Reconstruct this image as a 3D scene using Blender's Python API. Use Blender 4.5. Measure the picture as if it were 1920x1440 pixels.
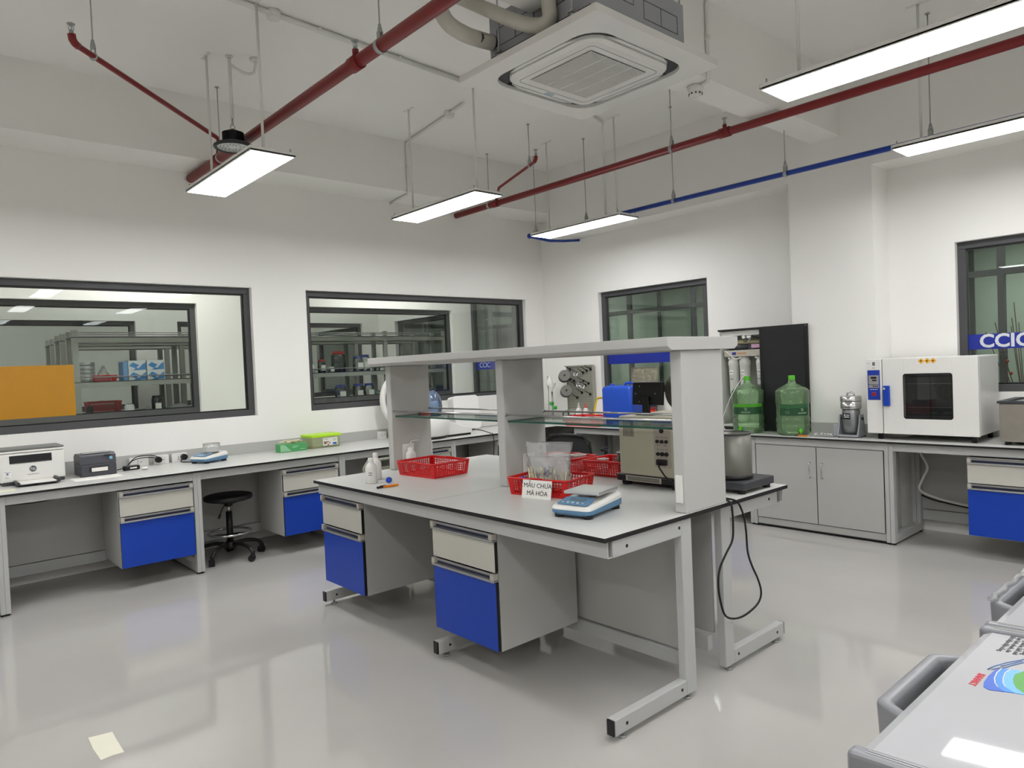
import bpy, bmesh, math, random
from mathutils import Vector, Matrix
C = bpy.context.scene
for o in list(bpy.data.objects): bpy.data.objects.remove(o)
R = math.radians; PI = math.pi
random.seed(4)

# ------------------------------------------------------------ camera, light, exposure
cam = bpy.data.cameras.new('camera'); camo = bpy.data.objects.new('camera', cam); C.collection.objects.link(camo)
_r = Vector((0.74418906, -0.66661972, -0.04243572)); _u = Vector((0.04783963, -0.01017552, 0.9988032)); _f = Vector((0.66625371, 0.74532853, -0.02431833))
M = Matrix(((_r.x, _u.x, -_f.x, 0), (_r.y, _u.y, -_f.y, 0), (_r.z, _u.z, -_f.z, 1.4638), (0, 0, 0, 1)))
camo.matrix_world = M
cam.sensor_width = 36.0; cam.lens = 1318.6 / 1920 * 36.0; cam.clip_start = .02; cam.clip_end = 100
C.camera = camo
W = bpy.data.worlds.new('world'); C.world = W; W.use_nodes = True
W.node_tree.nodes['Background'].inputs[0].default_value = (.75, .8, .9, 1); W.node_tree.nodes['Background'].inputs[1].default_value = .15
C.view_settings.view_transform = 'Standard'; C.view_settings.look = 'None'; C.view_settings.gamma = 1; C.view_settings.exposure = 0.0
C.view_settings.use_curve_mapping = False
PANEL = 22.0      # strength of the room's LED panels
HALL = 19.0        # strength of the panels in the rooms beyond the glass

# ------------------------------------------------------------ materials
def hexc(h):
    h = h.lstrip('#'); v = [int(h[i:i + 2], 16) / 255 for i in (0, 2, 4)]
    return tuple((c / 12.92 if c <= .04045 else ((c + .055) / 1.055) ** 2.4) for c in v) + (1,)
MATS = {}
def mat(name, col, rough=.5, metal=0, var=.03, scale=6, bump=0, bscale=60, coat=0, emit=0, trans=0, ior=1.45, alpha=1, spec=.5, sheen=0):
    if name in MATS: return MATS[name]
    m = bpy.data.materials.new(name); m.use_nodes = True; nt = m.node_tree; b = nt.nodes['Principled BSDF']
    c = hexc(col) if isinstance(col, str) else col
    b.inputs['Roughness'].default_value = rough; b.inputs['Metallic'].default_value = metal; b.inputs['IOR'].default_value = ior
    b.inputs['Specular IOR Level'].default_value = spec
    b.inputs['Base Color'].default_value = c
    if var:
        tc = nt.nodes.new('ShaderNodeTexCoord'); n = nt.nodes.new('ShaderNodeTexNoise'); n.inputs['Scale'].default_value = scale; n.inputs['Detail'].default_value = 4
        nt.links.new(tc.outputs['Object'], n.inputs['Vector'])
        mx = nt.nodes.new('ShaderNodeMix'); mx.data_type = 'RGBA'
        mx.inputs['A'].default_value = tuple(x * (1 - var) for x in c[:3]) + (1,); mx.inputs['B'].default_value = tuple(min(1, x * (1 + var)) for x in c[:3]) + (1,)
        nt.links.new(n.outputs['Fac'], mx.inputs['Factor']); nt.links.new(mx.outputs['Result'], b.inputs['Base Color'])
    if bump:
        tc2 = nt.nodes.new('ShaderNodeTexCoord'); n2 = nt.nodes.new('ShaderNodeTexNoise'); n2.inputs['Scale'].default_value = bscale; n2.inputs['Detail'].default_value = 3
        nt.links.new(tc2.outputs['Object'], n2.inputs['Vector'])
        bp = nt.nodes.new('ShaderNodeBump'); bp.inputs['Strength'].default_value = bump; bp.inputs['Distance'].default_value = .01
        nt.links.new(n2.outputs['Fac'], bp.inputs['Height']); nt.links.new(bp.outputs['Normal'], b.inputs['Normal'])
    if coat: b.inputs['Coat Weight'].default_value = coat; b.inputs['Coat Roughness'].default_value = .05
    if trans: b.inputs['Transmission Weight'].default_value = trans
    if alpha < 1: b.inputs['Alpha'].default_value = alpha
    if emit: b.inputs['Emission Color'].default_value = c; b.inputs['Emission Strength'].default_value = emit
    MATS[name] = m; return m
def pane(name, tint, refl=.5, rough=0.0, base=0.0, basecol=(.8, .8, .8, 1)):
    """thin clear sheet: tinted see-through, Fresnel reflection, an optional milky share"""
    if name in MATS: return MATS[name]
    m = bpy.data.materials.new(name); m.use_nodes = True; nt = m.node_tree; nt.nodes.clear()
    out = nt.nodes.new('ShaderNodeOutputMaterial'); tr = nt.nodes.new('ShaderNodeBsdfTransparent'); gl = nt.nodes.new('ShaderNodeBsdfGlossy')
    tr.inputs[0].default_value = hexc(tint) if isinstance(tint, str) else tint; gl.inputs['Roughness'].default_value = rough
    fr = nt.nodes.new('ShaderNodeFresnel'); fr.inputs[0].default_value = 1.5
    mu = nt.nodes.new('ShaderNodeMath'); mu.operation = 'MULTIPLY'; mu.inputs[1].default_value = refl; nt.links.new(fr.outputs[0], mu.inputs[0])
    mx = nt.nodes.new('ShaderNodeMixShader'); nt.links.new(mu.outputs[0], mx.inputs[0])
    src = tr
    if base:
        df = nt.nodes.new('ShaderNodeBsdfDiffuse'); df.inputs[0].default_value = basecol
        m2 = nt.nodes.new('ShaderNodeMixShader'); m2.inputs[0].default_value = base
        nt.links.new(tr.outputs[0], m2.inputs[1]); nt.links.new(df.outputs[0], m2.inputs[2]); src = m2
    nt.links.new(src.outputs[0], mx.inputs[1]); nt.links.new(gl.outputs[0], mx.inputs[2]); nt.links.new(mx.outputs[0], out.inputs[0])
    MATS[name] = m; return m

m_wall = mat('painted_wall', '#f1f0eb', .75, var=.015, scale=1.2, bump=.04, bscale=25)
m_ceil = mat('painted_ceiling', '#f5f4f0', .85, var=.02, scale=1.0, bump=.05, bscale=20)
m_grey = mat('light_grey_laminate', '#b6b6b2', .45, var=.015)
m_post = mat('shelf_grey_laminate', '#bcbcb8', .42, var=.012)
m_top = mat('worktop_laminate', '#c8c8c4', .33, var=.02, scale=2)
m_edge = mat('black_edge', '#161617', .45, var=0)
m_steel = mat('powder_coated_steel', '#b9bab8', .4, var=.01)
m_drawer = mat('warm_grey_laminate', '#c6c4ba', .42, var=.012)
m_blue = mat('blue_laminate', '#0c3fae', .38, var=.02)
m_alu = mat('brushed_aluminium', '#a9a9a8', .38, metal=.6, var=.03)
m_cap = mat('beige_plastic', '#b9b4a8', .45, var=.01)
m_black = mat('black_plastic', '#141414', .4, var=.02)
m_rubber = mat('black_rubber', '#0d0d0e', .6, var=0)
m_dark = mat('charcoal_plastic', '#3a3b3e', .5, var=.03)
m_frame = mat('anthracite_frame', '#4a4a4c', .45, var=.02)
m_white = mat('white_plastic', '#e4e3de', .35, var=.01)
m_wpaint = mat('white_enamel', '#e4e3de', .28, var=.008)
m_chrome = mat('chrome', '#c9c9c9', .16, metal=.9, var=0)
m_stain = mat('stainless_steel', '#b3ada3', .30, metal=.8, var=.12, scale=14)
m_zinc = mat('zinc_plated', '#aeb1af', .4, metal=.55, var=.05)
m_galv = mat('galvanised_sheet', '#a3a5aa', .45, metal=.3, var=.04)
m_red = mat('red_plastic', '#cf1a1c', .35, var=.03)
m_rpipe = mat('red_pipe_paint', '#7e1f22', .42, var=.08, scale=10)
m_bpipe = mat('blue_pipe', '#1b3f9b', .4, var=.05)
m_cond = mat('grey_conduit', '#e2e2dc', .5, var=.02)
m_wrap = mat('wrapped_insulation', '#c4c1b6', .6, var=.08, scale=12, bump=.5, bscale=18)
m_paper = mat('paper', '#eceae4', .8, var=.01)
m_lime = mat('lime_plastic', '#b2e21c', .35, var=.02)
m_ink = mat('black_ink', '#1a1a1c', .6, var=0)
m_greytxt = mat('grey_print', '#6e6e70', .6, var=0)
m_wtxt = mat('white_lettering', '#d9dce0', .5, var=0)
m_glass = pane('window_glass', (.94, .96, .95, 1), .38)
m_gedge = mat('green_glass_edge', '#24564a', .15, var=0)
m_shelfglass = pane('shelf_glass', (.88, .94, .91, 1), .45)
m_hallglass = pane('tinted_partition_glass', (.84, .88, .85, 1), .5)
m_clear = pane('clear_plastic', (.95, .96, .96, 1), .7, .22, .24, (.85, .85, .85, 1))
m_lab = pane('laboratory_glass', (.86, .88, .88, 1), 1.3, .02, .05)

# emission
def emitter(name, col, st):
    m = bpy.data.materials.new(name); m.use_nodes = True; nt = m.node_tree; nt.nodes.clear()
    e = nt.nodes.new('ShaderNodeEmission'); e.inputs[0].default_value = col; e.inputs[1].default_value = st
    o = nt.nodes.new('ShaderNodeOutputMaterial'); nt.links.new(e.outputs[0], o.inputs[0]); return m
m_led = emitter('led_diffuser', (.985, .985, 1.0, 1), PANEL)
m_led2 = emitter('hall_led_diffuser', (1.0, .99, .96, 1), HALL)

def m_floor_make():
    m = bpy.data.materials.new('epoxy_floor'); m.use_nodes = True; nt = m.node_tree; b = nt.nodes['Principled BSDF']; L = nt.links
    g = nt.nodes.new('ShaderNodeNewGeometry')
    n = nt.nodes.new('ShaderNodeTexNoise'); n.inputs['Scale'].default_value = .9; n.inputs['Detail'].default_value = 4; L.new(g.outputs['Position'], n.inputs['Vector'])
    r = nt.nodes.new('ShaderNodeValToRGB'); r.color_ramp.elements[0].color = hexc('#b3b0ab'); r.color_ramp.elements[1].color = hexc('#bcb9b4')
    r.color_ramp.elements[0].position = .3; r.color_ramp.elements[1].position = .7
    L.new(n.outputs['Fac'], r.inputs['Fac']); L.new(r.outputs['Color'], b.inputs['Base Color'])
    n2 = nt.nodes.new('ShaderNodeTexNoise'); n2.inputs['Scale'].default_value = 2.2; n2.inputs['Detail'].default_value = 2; L.new(g.outputs['Position'], n2.inputs['Vector'])
    bp = nt.nodes.new('ShaderNodeBump'); bp.inputs['Strength'].default_value = .05; bp.inputs['Distance'].default_value = .02
    L.new(n2.outputs['Fac'], bp.inputs['Height']); L.new(bp.outputs['Normal'], b.inputs['Normal'])
    b.inputs['Roughness'].default_value = .05; b.inputs['IOR'].default_value = 1.5
    return m
m_floor = m_floor_make()

# ------------------------------------------------------------ geometry helpers
class G:
    """collects shapes; out() links them as ONE mesh object"""
    def __init__(s): s.b = bmesh.new(); s.m = 0; s.X = None
    def _fin(s, vs, fs, m=None):
        for f in fs: f.material_index = s.m if m is None else m
        if s.X is not None:
            for v in vs: v.co = s.X @ v.co
    def box(s, x0, x1, y0, y1, z0, z1, bev=0, fm=None, seg=2):
        if x0 > x1: x0, x1 = x1, x0
        if y0 > y1: y0, y1 = y1, y0
        if z0 > z1: z0, z1 = z1, z0
        t = bmesh.new(); vs = [t.verts.new((x, y, z)) for x in (x0, x1) for y in (y0, y1) for z in (z0, z1)]
        d = {'-x': (0, 1, 3, 2), '+x': (4, 6, 7, 5), '-y': (0, 4, 5, 1), '+y': (2, 3, 7, 6), '-z': (0, 2, 6, 4), '+z': (1, 5, 7, 3)}
        for k, ix in d.items():
            f = t.faces.new([vs[i] for i in ix]); f.material_index = (fm or {}).get(k, s.m)
        if bev: bmesh.ops.bevel(t, geom=list(t.edges), offset=bev, segments=seg, affect='EDGES', profile=.5, clamp_overlap=True)
        s._merge(t); return s
    def _merge(s, t):
        if s.X is not None: bmesh.ops.transform(t, matrix=s.X, verts=list(t.verts))
        mp = {v: s.b.verts.new(v.co) for v in t.verts}
        for f in t.faces:
            try: nf = s.b.faces.new([mp[v] for v in f.verts]); nf.material_index = f.material_index; nf.smooth = f.smooth
            except ValueError: pass
        t.free()
    def cyl(s, p0, p1, r0, r1=None, seg=20, cap=True, smooth=True):
        p0 = Vector(p0); p1 = Vector(p1); r1 = r0 if r1 is None else r1
        d = (p1 - p0).normalized(); a = Vector((0, 0, 1)) if abs(d.z) < .9 else Vector((1, 0, 0)); u = d.cross(a).normalized(); w = d.cross(u)
        t = bmesh.new(); A = []; B = []
        for i in range(seg):
            q = 2 * PI * i / seg; e = u * math.cos(q) + w * math.sin(q); A.append(t.verts.new(p0 + e * r0)); B.append(t.verts.new(p1 + e * r1))
        for i in range(seg):
            f = t.faces.new((A[i], B[i], B[(i + 1) % seg], A[(i + 1) % seg])); f.smooth = smooth; f.material_index = s.m
        if cap:
            f = t.faces.new(A); f.material_index = s.m; f = t.faces.new(B[::-1]); f.material_index = s.m
        bmesh.ops.recalc_face_normals(t, faces=list(t.faces)); s._merge(t); return s
    def tube(s, pts, r, seg=10, close=False, cap=True):
        pts = [Vector(p) for p in pts]; n = len(pts); t = bmesh.new(); rings = []; prev = None
        for i, p in enumerate(pts):
            if close: d = pts[(i + 1) % n] - pts[i - 1]
            else: d = pts[min(i + 1, n - 1)] - pts[max(i - 1, 0)]
            d = d.normalized()
            if prev is None: a = Vector((0, 0, 1)) if abs(d.z) < .9 else Vector((1, 0, 0)); u = d.cross(a).normalized()
            else: u = (prev - d * prev.dot(d)).normalized()
            prev = u; w = d.cross(u); rr = r[i] if isinstance(r, (list, tuple)) else r
            rings.append([t.verts.new(p + (u * math.cos(2 * PI * k / seg) + w * math.sin(2 * PI * k / seg)) * rr) for k in range(seg)])
        m = n if close else n - 1
        for i in range(m):
            A = rings[i]; B = rings[(i + 1) % n]
            for k in range(seg):
                f = t.faces.new((A[k], A[(k + 1) % seg], B[(k + 1) % seg], B[k])); f.smooth = True; f.material_index = s.m
        if cap and not close:
            for q in (rings[0][::-1], rings[-1]): f = t.faces.new(q); f.material_index = s.m
        bmesh.ops.recalc_face_normals(t, faces=list(t.faces)); s._merge(t); return s
    def lathe(s, prof, c=(0, 0, 0), seg=28, sx=1, sy=1):
        t = bmesh.new(); rings = []; c = Vector(c)
        for r, z in prof:
            if r < 1e-5: rings.append([t.verts.new(c + Vector((0, 0, z)))])
            else: rings.append([t.verts.new(c + Vector((r * sx * math.cos(2 * PI * k / seg), r * sy * math.sin(2 * PI * k / seg), z))) for k in range(seg)])
        for A, B in zip(rings, rings[1:]):
            for k in range(seg):
                k2 = (k + 1) % seg
                if len(A) == 1 and len(B) == 1: continue
                if len(A) == 1: v = (A[0], B[k2], B[k])
                elif len(B) == 1: v = (A[k], A[k2], B[0])
                else: v = (A[k], A[k2], B[k2], B[k])
                f = t.faces.new(v); f.smooth = True; f.material_index = s.m
        s._merge(t); return s
    def prism(s, poly, z0, z1, axis='z', bev=0, smooth=False):
        t = bmesh.new()
        P = {'z': lambda a, b, c: (a, b, c), 'y': lambda a, b, c: (a, c, b), 'x': lambda a, b, c: (c, a, b)}[axis]
        A = [t.verts.new(P(a, b, z0)) for a, b in poly]; B = [t.verts.new(P(a, b, z1)) for a, b in poly]; n = len(poly)
        for i in range(n):
            f = t.faces.new((A[i], A[(i + 1) % n], B[(i + 1) % n], B[i])); f.material_index = s.m; f.smooth = smooth
        for q in (A[::-1], B): f = t.faces.new(q); f.material_index = s.m
        bmesh.ops.recalc_face_normals(t, faces=list(t.faces))
        if bev: bmesh.ops.bevel(t, geom=[e for e in t.edges], offset=bev, segments=2, affect='EDGES', profile=.5, clamp_overlap=True)
        s._merge(t); return s
    def loft(s, rings, cap=True, smooth=True, closed=True):
        t = bmesh.new(); RR = [[t.verts.new(p) for p in r] for r in rings]; n = len(RR[0])
        for A, B in zip(RR, RR[1:]):
            for k in range(n if closed else n - 1):
                f = t.faces.new((A[k], A[(k + 1) % n], B[(k + 1) % n], B[k])); f.smooth = smooth; f.material_index = s.m
        if cap:
            for q in (RR[0][::-1], RR[-1]): f = t.faces.new(q); f.material_index = s.m
        bmesh.ops.recalc_face_normals(t, faces=list(t.faces)); s._merge(t); return s
    def sphere(s, c, r, seg=20, rings=12, sz=1):
        return s.lathe([(r * math.sin(PI * i / rings), -r * sz * math.cos(PI * i / rings)) for i in range(rings + 1)], c, seg)
    def quad(s, *p):
        f = s.b.faces.new([s.b.verts.new(s.X @ Vector(q) if s.X is not None else q) for q in p]); f.material_index = s.m; return s
    def out(s, name, mats, parent=None, world=False, label=None):
        me = bpy.data.meshes.new(name); 
        if world and parent is not None:
            off = Matrix.Translation(-parent_loc(parent)); bmesh.ops.transform(s.b, matrix=off, verts=list(s.b.verts))
        s.b.to_mesh(me); s.b.free()
        for m in (mats if isinstance(mats, (list, tuple)) else [mats]): me.materials.append(m)
        o = bpy.data.objects.new(name, me); C.collection.objects.link(o)
        if parent is not None: o.parent = parent
        if label: o['label'] = label
        return o
def parent_loc(p):
    v = Vector((0, 0, 0))
    while p is not None: v = v + p.location; p = p.parent
    return v
def thing(name, label, cat, loc=(0, 0, 0), rz=0, group=None, rot=None):
    o = bpy.data.objects.new(name, None); C.collection.objects.link(o); o.empty_display_size = .05
    o.location = loc; o.rotation_euler = rot if rot else (0, 0, R(rz)); tag(o, label, cat, group); return o
def tag(o, label, cat, group=None):
    o['label'] = label; o['category'] = cat
    if group: o['group'] = group
    return o
def struct(o, label=None):
    o['kind'] = 'structure'
    if label: o['label'] = label
    return o
def dup(root, loc, rz=None, label=None, group=None):
    r = root.copy(); C.collection.objects.link(r); r.location = loc
    if rz is not None: r.rotation_euler = (0, 0, R(rz))
    if label: r['label'] = label
    if group: r['group'] = group
    def rec(src, dst):
        for ch in list(src.children):
            c = ch.copy(); C.collection.objects.link(c); c.parent = dst; rec(ch, c)
    rec(root, r); return r
def text(s, size, name, m, parent, X, ext=.0006, align='CENTER', label=None, bold=0):
    """lettering as a thin mesh; X places its local frame (x right, y up, z out of the surface)"""
    cu = bpy.data.curves.new('t', 'FONT'); cu.body = s; cu.size = size; cu.extrude = ext; cu.align_x = align; cu.align_y = 'CENTER'; cu.resolution_u = 3; cu.offset = bold
    to = bpy.data.objects.new('t', cu); C.collection.objects.link(to); bpy.context.view_layer.update()
    me = bpy.data.meshes.new_from_object(to.evaluated_get(bpy.context.evaluated_depsgraph_get())); bpy.data.objects.remove(to)
    me.transform(X); me.materials.clear(); me.materials.append(m)
    o = bpy.data.objects.new(name, me); C.collection.objects.link(o)
    if parent is not None: o.parent = parent
    if label: o['label'] = label
    return o
def frame(origin, xdir, ydir):
    x = Vector(xdir).normalized(); y = Vector(ydir).normalized(); z = x.cross(y); o = Vector(origin)
    return Matrix(((x.x, y.x, z.x, o.x), (x.y, y.y, z.y, o.y), (x.z, y.z, z.z, o.z), (0, 0, 0, 1)))
# ------------------------------------------------------------ the room shell
XR, YL, ZC = 6.256, 6.344, 3.75
X0, Y0 = -2.6, -2.6
WZ0, WZ1 = 1.12, 2.285
def wall_y(name, y0, y1, x0, x1, z1, holes, label, m=m_wall):
    g = G(); xs = [x0] + [v for h in holes for v in h] + [x1]
    for i in range(0, len(xs), 2): g.box(xs[i], xs[i + 1], y0, y1, 0, z1)
    for a, b in holes: g.box(a, b, y0, y1, 0, WZ0); g.box(a, b, y0, y1, WZ1, z1)
    return struct(g.out(name, m), label)
def wall_x(name, x0, x1, y0, y1, z1, holes, label, m=m_wall):
    g = G(); ys = [y0] + [v for h in holes for v in h] + [y1]
    for i in range(0, len(ys), 2): g.box(x0, x1, ys[i], ys[i + 1], 0, z1)
    for a, b in holes: g.box(x0, x1, a, b, 0, WZ0); g.box(x0, x1, a, b, WZ1, z1)
    return struct(g.out(name, m), label)
struct(G().box(X0, 11.6, Y0, 14.2, -.1, 0).out('floor', m_floor), 'glossy light grey epoxy floor')
struct(G().box(X0, 11.6, Y0, 14.2, ZC, ZC + .1).out('ceiling', m_ceil), 'plain white concrete ceiling')
HL = [(-1.9, 2.54), (3.066, 5.95)]
HR = [(-1.9, 1.77), (3.979, 5.43)]
HR2 = [(8.35, 9.80), (10.9, 12.6)]
wall_y('wall_left', YL, YL + .15, X0, XR + .15, ZC, HL, 'white wall behind the long bench with two dark framed windows')
wall_y('wall_corridor', 7.85, 8.0, X0, XR, ZC, HL, 'white partition across the corridor seen through the left windows')
wall_y('wall_storeroom', 10.3, 10.45, X0, XR, ZC, HL, 'white partition at the far side of the storeroom')
wall_y('wall_far', 14.0, 14.15, X0, 11.5, ZC, [], 'white wall at the very back')
wall_x('wall_right', XR, XR + .15, Y0, YL, ZC, HR, 'white wall behind the right bench with two dark framed windows')
wall_x('wall_right_beyond', XR, XR + .15, 8.0, 14.0, ZC, HR2, 'white wall continuing beyond the corridor')
wall_y('wall_behind', Y0 - .15, Y0, X0, XR + .15, ZC, [], 'white wall behind the viewer')
wall_x('wall_side', X0 - .15, X0, Y0, 14.0, ZC, [], 'white wall at the far left')
wall_x('wall_hall', 11.3, 11.45, Y0, 14.0, ZC, [], 'pale wall beyond the hall')
struct(G().box(X0, XR, 5.9, YL, 3.25, ZC).out('trim_1', m_wall), 'white ceiling beam along the left wall')
struct(G().box(5.95, XR, Y0, 5.9, 2.955, ZC).out('trim_2', m_wall), 'white ceiling beam along the right wall')
struct(G().box(3.34, 5.95, 2.49, 2.74, 3.246, ZC).out('trim_3', m_wall), 'white cross beam beside the air conditioner')
struct(G().box(5.95, XR, 2.25, 2.945, 0, 2.955).out('trim_4', m_wall), 'white column on the right wall')
# skirting behind the benches
# windows
def window_y(name, x0, x1, y, label, divs=()):
    w = thing(name, label, 'window', ((x0 + x1) / 2, y, WZ0)); del w['category']; struct(w, label)
    g = G(); t = .055; ya, yb = y + .055, y + .115
    g.box(x0, x1, ya, yb, WZ1 - t, WZ1, .003); g.box(x0, x1, ya, yb, WZ0, WZ0 + t, .003)
    g.box(x0, x0 + t, ya, yb, WZ0 + t, WZ1 - t, .003); g.box(x1 - t, x1, ya, yb, WZ0 + t, WZ1 - t, .003)
    g.m = 1
    e = .012
    g.box(x0 + t, x1 - t, ya + .015, yb - .015, WZ1 - t - e, WZ1 - t); g.box(x0 + t, x1 - t, ya + .015, yb - .015, WZ0 + t, WZ0 + t + e)
    g.box(x0 + t, x0 + t + e, ya + .015, yb - .015, WZ0 + t + e, WZ1 - t - e); g.box(x1 - t - e, x1 - t, ya + .015, yb - .015, WZ0 + t + e, WZ1 - t - e)
    g.out('window_frame', [m_frame, m_black], w, True)
    G().box(x0 + t, x1 - t, y + .081, y + .087, WZ0 + t, WZ1 - t).out('window_pane', m_glass, w, True); return w
def window_x(name, y0, y1, x, label, glass=None, rev=False):
    w = thing(name, label, 'window', (x, (y0 + y1) / 2, WZ0)); del w['category']; struct(w, label)
    g = G(); t = .055; xa, xb = x + .055, x + .115
    g.box(xa, xb, y0, y1, WZ1 - t, WZ1, .003); g.box(xa, xb, y0, y1, WZ0, WZ0 + t, .003)
    g.box(xa, xb, y0, y0 + t, WZ0 + t, WZ1 - t, .003); g.box(xa, xb, y1 - t, y1, WZ0 + t, WZ1 - t, .003)
    g.m = 1; e = .012
    g.box(xa + .015, xb - .015, y0 + t, y1 - t, WZ1 - t - e, WZ1 - t); g.box(xa + .015, xb - .015, y0 + t, y1 - t, WZ0 + t, WZ0 + t + e)
    g.out('window_frame', [m_frame, m_black], w, True)
    G().box(x + .081, x + .087, y0 + t, y1 - t, WZ0 + t, WZ1 - t).out('window_pane', glass or m_glass, w, True); return w
window_y('window_1', *HL[0], YL, 'long dark framed window at the left of the photo')
window_y('window_2', *HL[1], YL, 'dark framed window above the bench left of the corner')
window_y('window_3', *HL[0], 7.85, 'dark framed window of the corridor partition, left one')
window_y('window_4', *HL[1], 7.85, 'dark framed window of the corridor partition, right one')
window_y('window_5', *HL[0], 10.3, 'furthest dark framed window on the left')
window_y('window_6', *HL[1], 10.3, 'furthest dark framed window on the right')
m_rglass = pane('hall_window_glass', (.86, .90, .87, 1), .7)
w7 = window_x('window_7', *HR[1], XR, 'dark framed window on the right wall behind the shelf', m_rglass)
w8 = window_x('window_8', *HR[0], XR, 'dark framed window at the right edge behind the oven', m_rglass)
window_x('window_9', *HR2[0], XR, 'dark framed window in the right wall of the storeroom', m_rglass)
window_x('window_10', *HR2[1], XR, 'furthest window in the right wall', m_rglass)
m_stripe = mat('blue_window_film', '#1c2f96', .35, var=.02)
m_dimtxt = mat('faint_blue_lettering', '#5a6bb5', .5, var=0)
def stripe(w, y0, y1, words, m=m_wtxt, lab='white letters'):
    G().box(XR + .076, XR + .080, y0 + .056, y1 - .056, 1.445, 1.562).out('window_film', m_stripe, w, True, 'blue band of film')
    px, py, pz = parent_loc(w)
    for yy in words:
        text('CCIC', .140, 'window_lettering', m, w, frame((XR + .0745 - px, yy - py, 1.503 - pz), (0, -1, 0), (0, 0, 1)), .0005, label=lab, bold=.004)
stripe(w8, -1.9, 1.77, [1.475, .2]); stripe(w7, 3.979, 5.43, [4.33], m_dimtxt, 'faint letters')

# end of the corridor: full glass wall with the same blue band
def glass_wall_x(x, y0, y1, posts, name, label, z1=2.6, m=None, rails=(0, 2.1)):
    w = thing(name, label, 'window', (x, (y0 + y1) / 2, 0)); del w['category']; struct(w, label)
    g = G(); g.box(x - .03, x + .03, y0, y1, z1 - .07, z1); g.box(x - .03, x + .03, y0, y1, 0, .08)
    for p in posts: g.box(x - .03, x + .03, p - .03, p + .03, .08, z1 - .07)
    for z in rails[1:]: g.box(x - .028, x + .028, y0, y1, z - .03, z + .03)
    g.out('window_frame', m_frame, w, True)
    G().box(x - .004, x + .004, y0, y1, .08, z1 - .07).out('window_pane', m or m_hallglass, w, True); return w
w11 = glass_wall_x(XR + .06, YL + .15, 7.85, [YL + .18, 6.95, 7.82], 'window_11', 'glass wall closing the end of the corridor', 3.2, m_hallglass, (0,))
G().box(XR + .045, XR + .052, YL + .22, 7.78, 1.445, 1.562).out('window_film', m_stripe, w11, True, 'blue band of film')
px, py, pz = w11.location
for yy in (7.60, 6.9): text('CCIC', .10, 'window_lettering', m_wtxt, w11, frame((XR + .0435 - px, yy - py, 1.503 - pz), (0, -1, 0), (0, 0, 1)), .0005, label='white letters')
# hall partition: dark framed glass with doors
w12 = glass_wall_x(8.3, Y0, 14.0, [-1.5, -.2, .75, 1.95, 3.1, 4.15, 4.35, 5.3, 5.5, 6.6, 7.4, 8.5, 9.6, 10.7, 11.9, 13.0], 'window_12', 'dark framed glass partition across the hall', 2.75, m_hallglass, (0, 2.2))
struct(G().box(8.25, 8.35, Y0, 14.0, 2.75, ZC).out('wall_above_glass', mat('hall_grey', '#b4b6b3', .8)), 'grey bulkhead above the glass partition')
m_inner = mat('inner_room_wall', '#c6cdc6', .8, var=.03)
struct(G().box(9.9, 10.0, Y0, 14.0, 0, ZC).out('wall_inner', m_inner), 'pale green grey wall inside the glass partition')
g = G()
for yy in [y0 * 1.15 - 2 for y0 in range(14)]: g.box(9.86, 9.9, yy, yy + .05, 0, 2.9)
struct(g.out('trim_5', m_frame), 'dark mullions on the inner wall')
# lights of the other rooms
def far_light(x0, x1, y0, y1, z, label, rod=True):
    t = thing('ceiling_light', label, 'light', ((x0 + x1) / 2, (y0 + y1) / 2, z), group='LED panels in the rooms beyond the glass')
    G().box(x0, x1, y0, y1, z + .004, z + .03).out('lamp_housing', m_white, t, True)
    G().box(x0 + .01, x1 - .01, y0 + .01, y1 - .01, z, z + .003).out('diffuser', m_led2, t, True)
    xm, ym = (x0 + x1) / 2, (y0 + y1) / 2
    for q in (-1, 1):
        dx, dy = (q * (x1 - x0 - .3) / 2, 0) if x1 - x0 > y1 - y0 else (0, q * (y1 - y0 - .3) / 2)
        G().cyl((xm + dx, ym + dy, z + .03), (xm + dx, ym + dy, ZC), .008).out('hanging_rod', m_cond, t, True)
    return t
for x, s in ((-1.0, 'left'), (1.4, 'middle'), (4.2, 'right')):
    far_light(x, x + 1.2, 7.02, 7.32, 2.9, 'long LED panel hanging in the corridor, %s one' % s)
for x, s in ((-.6, 'left'), (2.2, 'middle'), (4.6, 'right')):
    far_light(x, x + .3, 8.6, 9.8, 3.6, 'LED panel hanging in the storeroom behind the corridor, %s one' % s)
for x, s in ((.4, 'left'), (3.8, 'right')):
    far_light(x, x + .3, 11.4, 12.6, 3.6, 'LED panel in the furthest room, %s one' % s)
for y, s in ((-1.0, 'behind the rightmost window'), (1.6, 'above the rightmost window'), (4.6, 'behind the shelf window'), (7.4, 'at the corridor end'), (10.6, 'beyond the storeroom')):
    far_light(7.2, 7.5, y, y + 1.2, 2.95, 'LED panel hanging in the hall %s' % s)
for y, s in ((.9, 'nearest'), (4.3, 'middle'), (8.2, 'furthest')):
    far_light(8.9, 9.2, y, y + 1.2, 2.7, 'LED panel behind the glass partition, %s one' % s)

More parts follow.
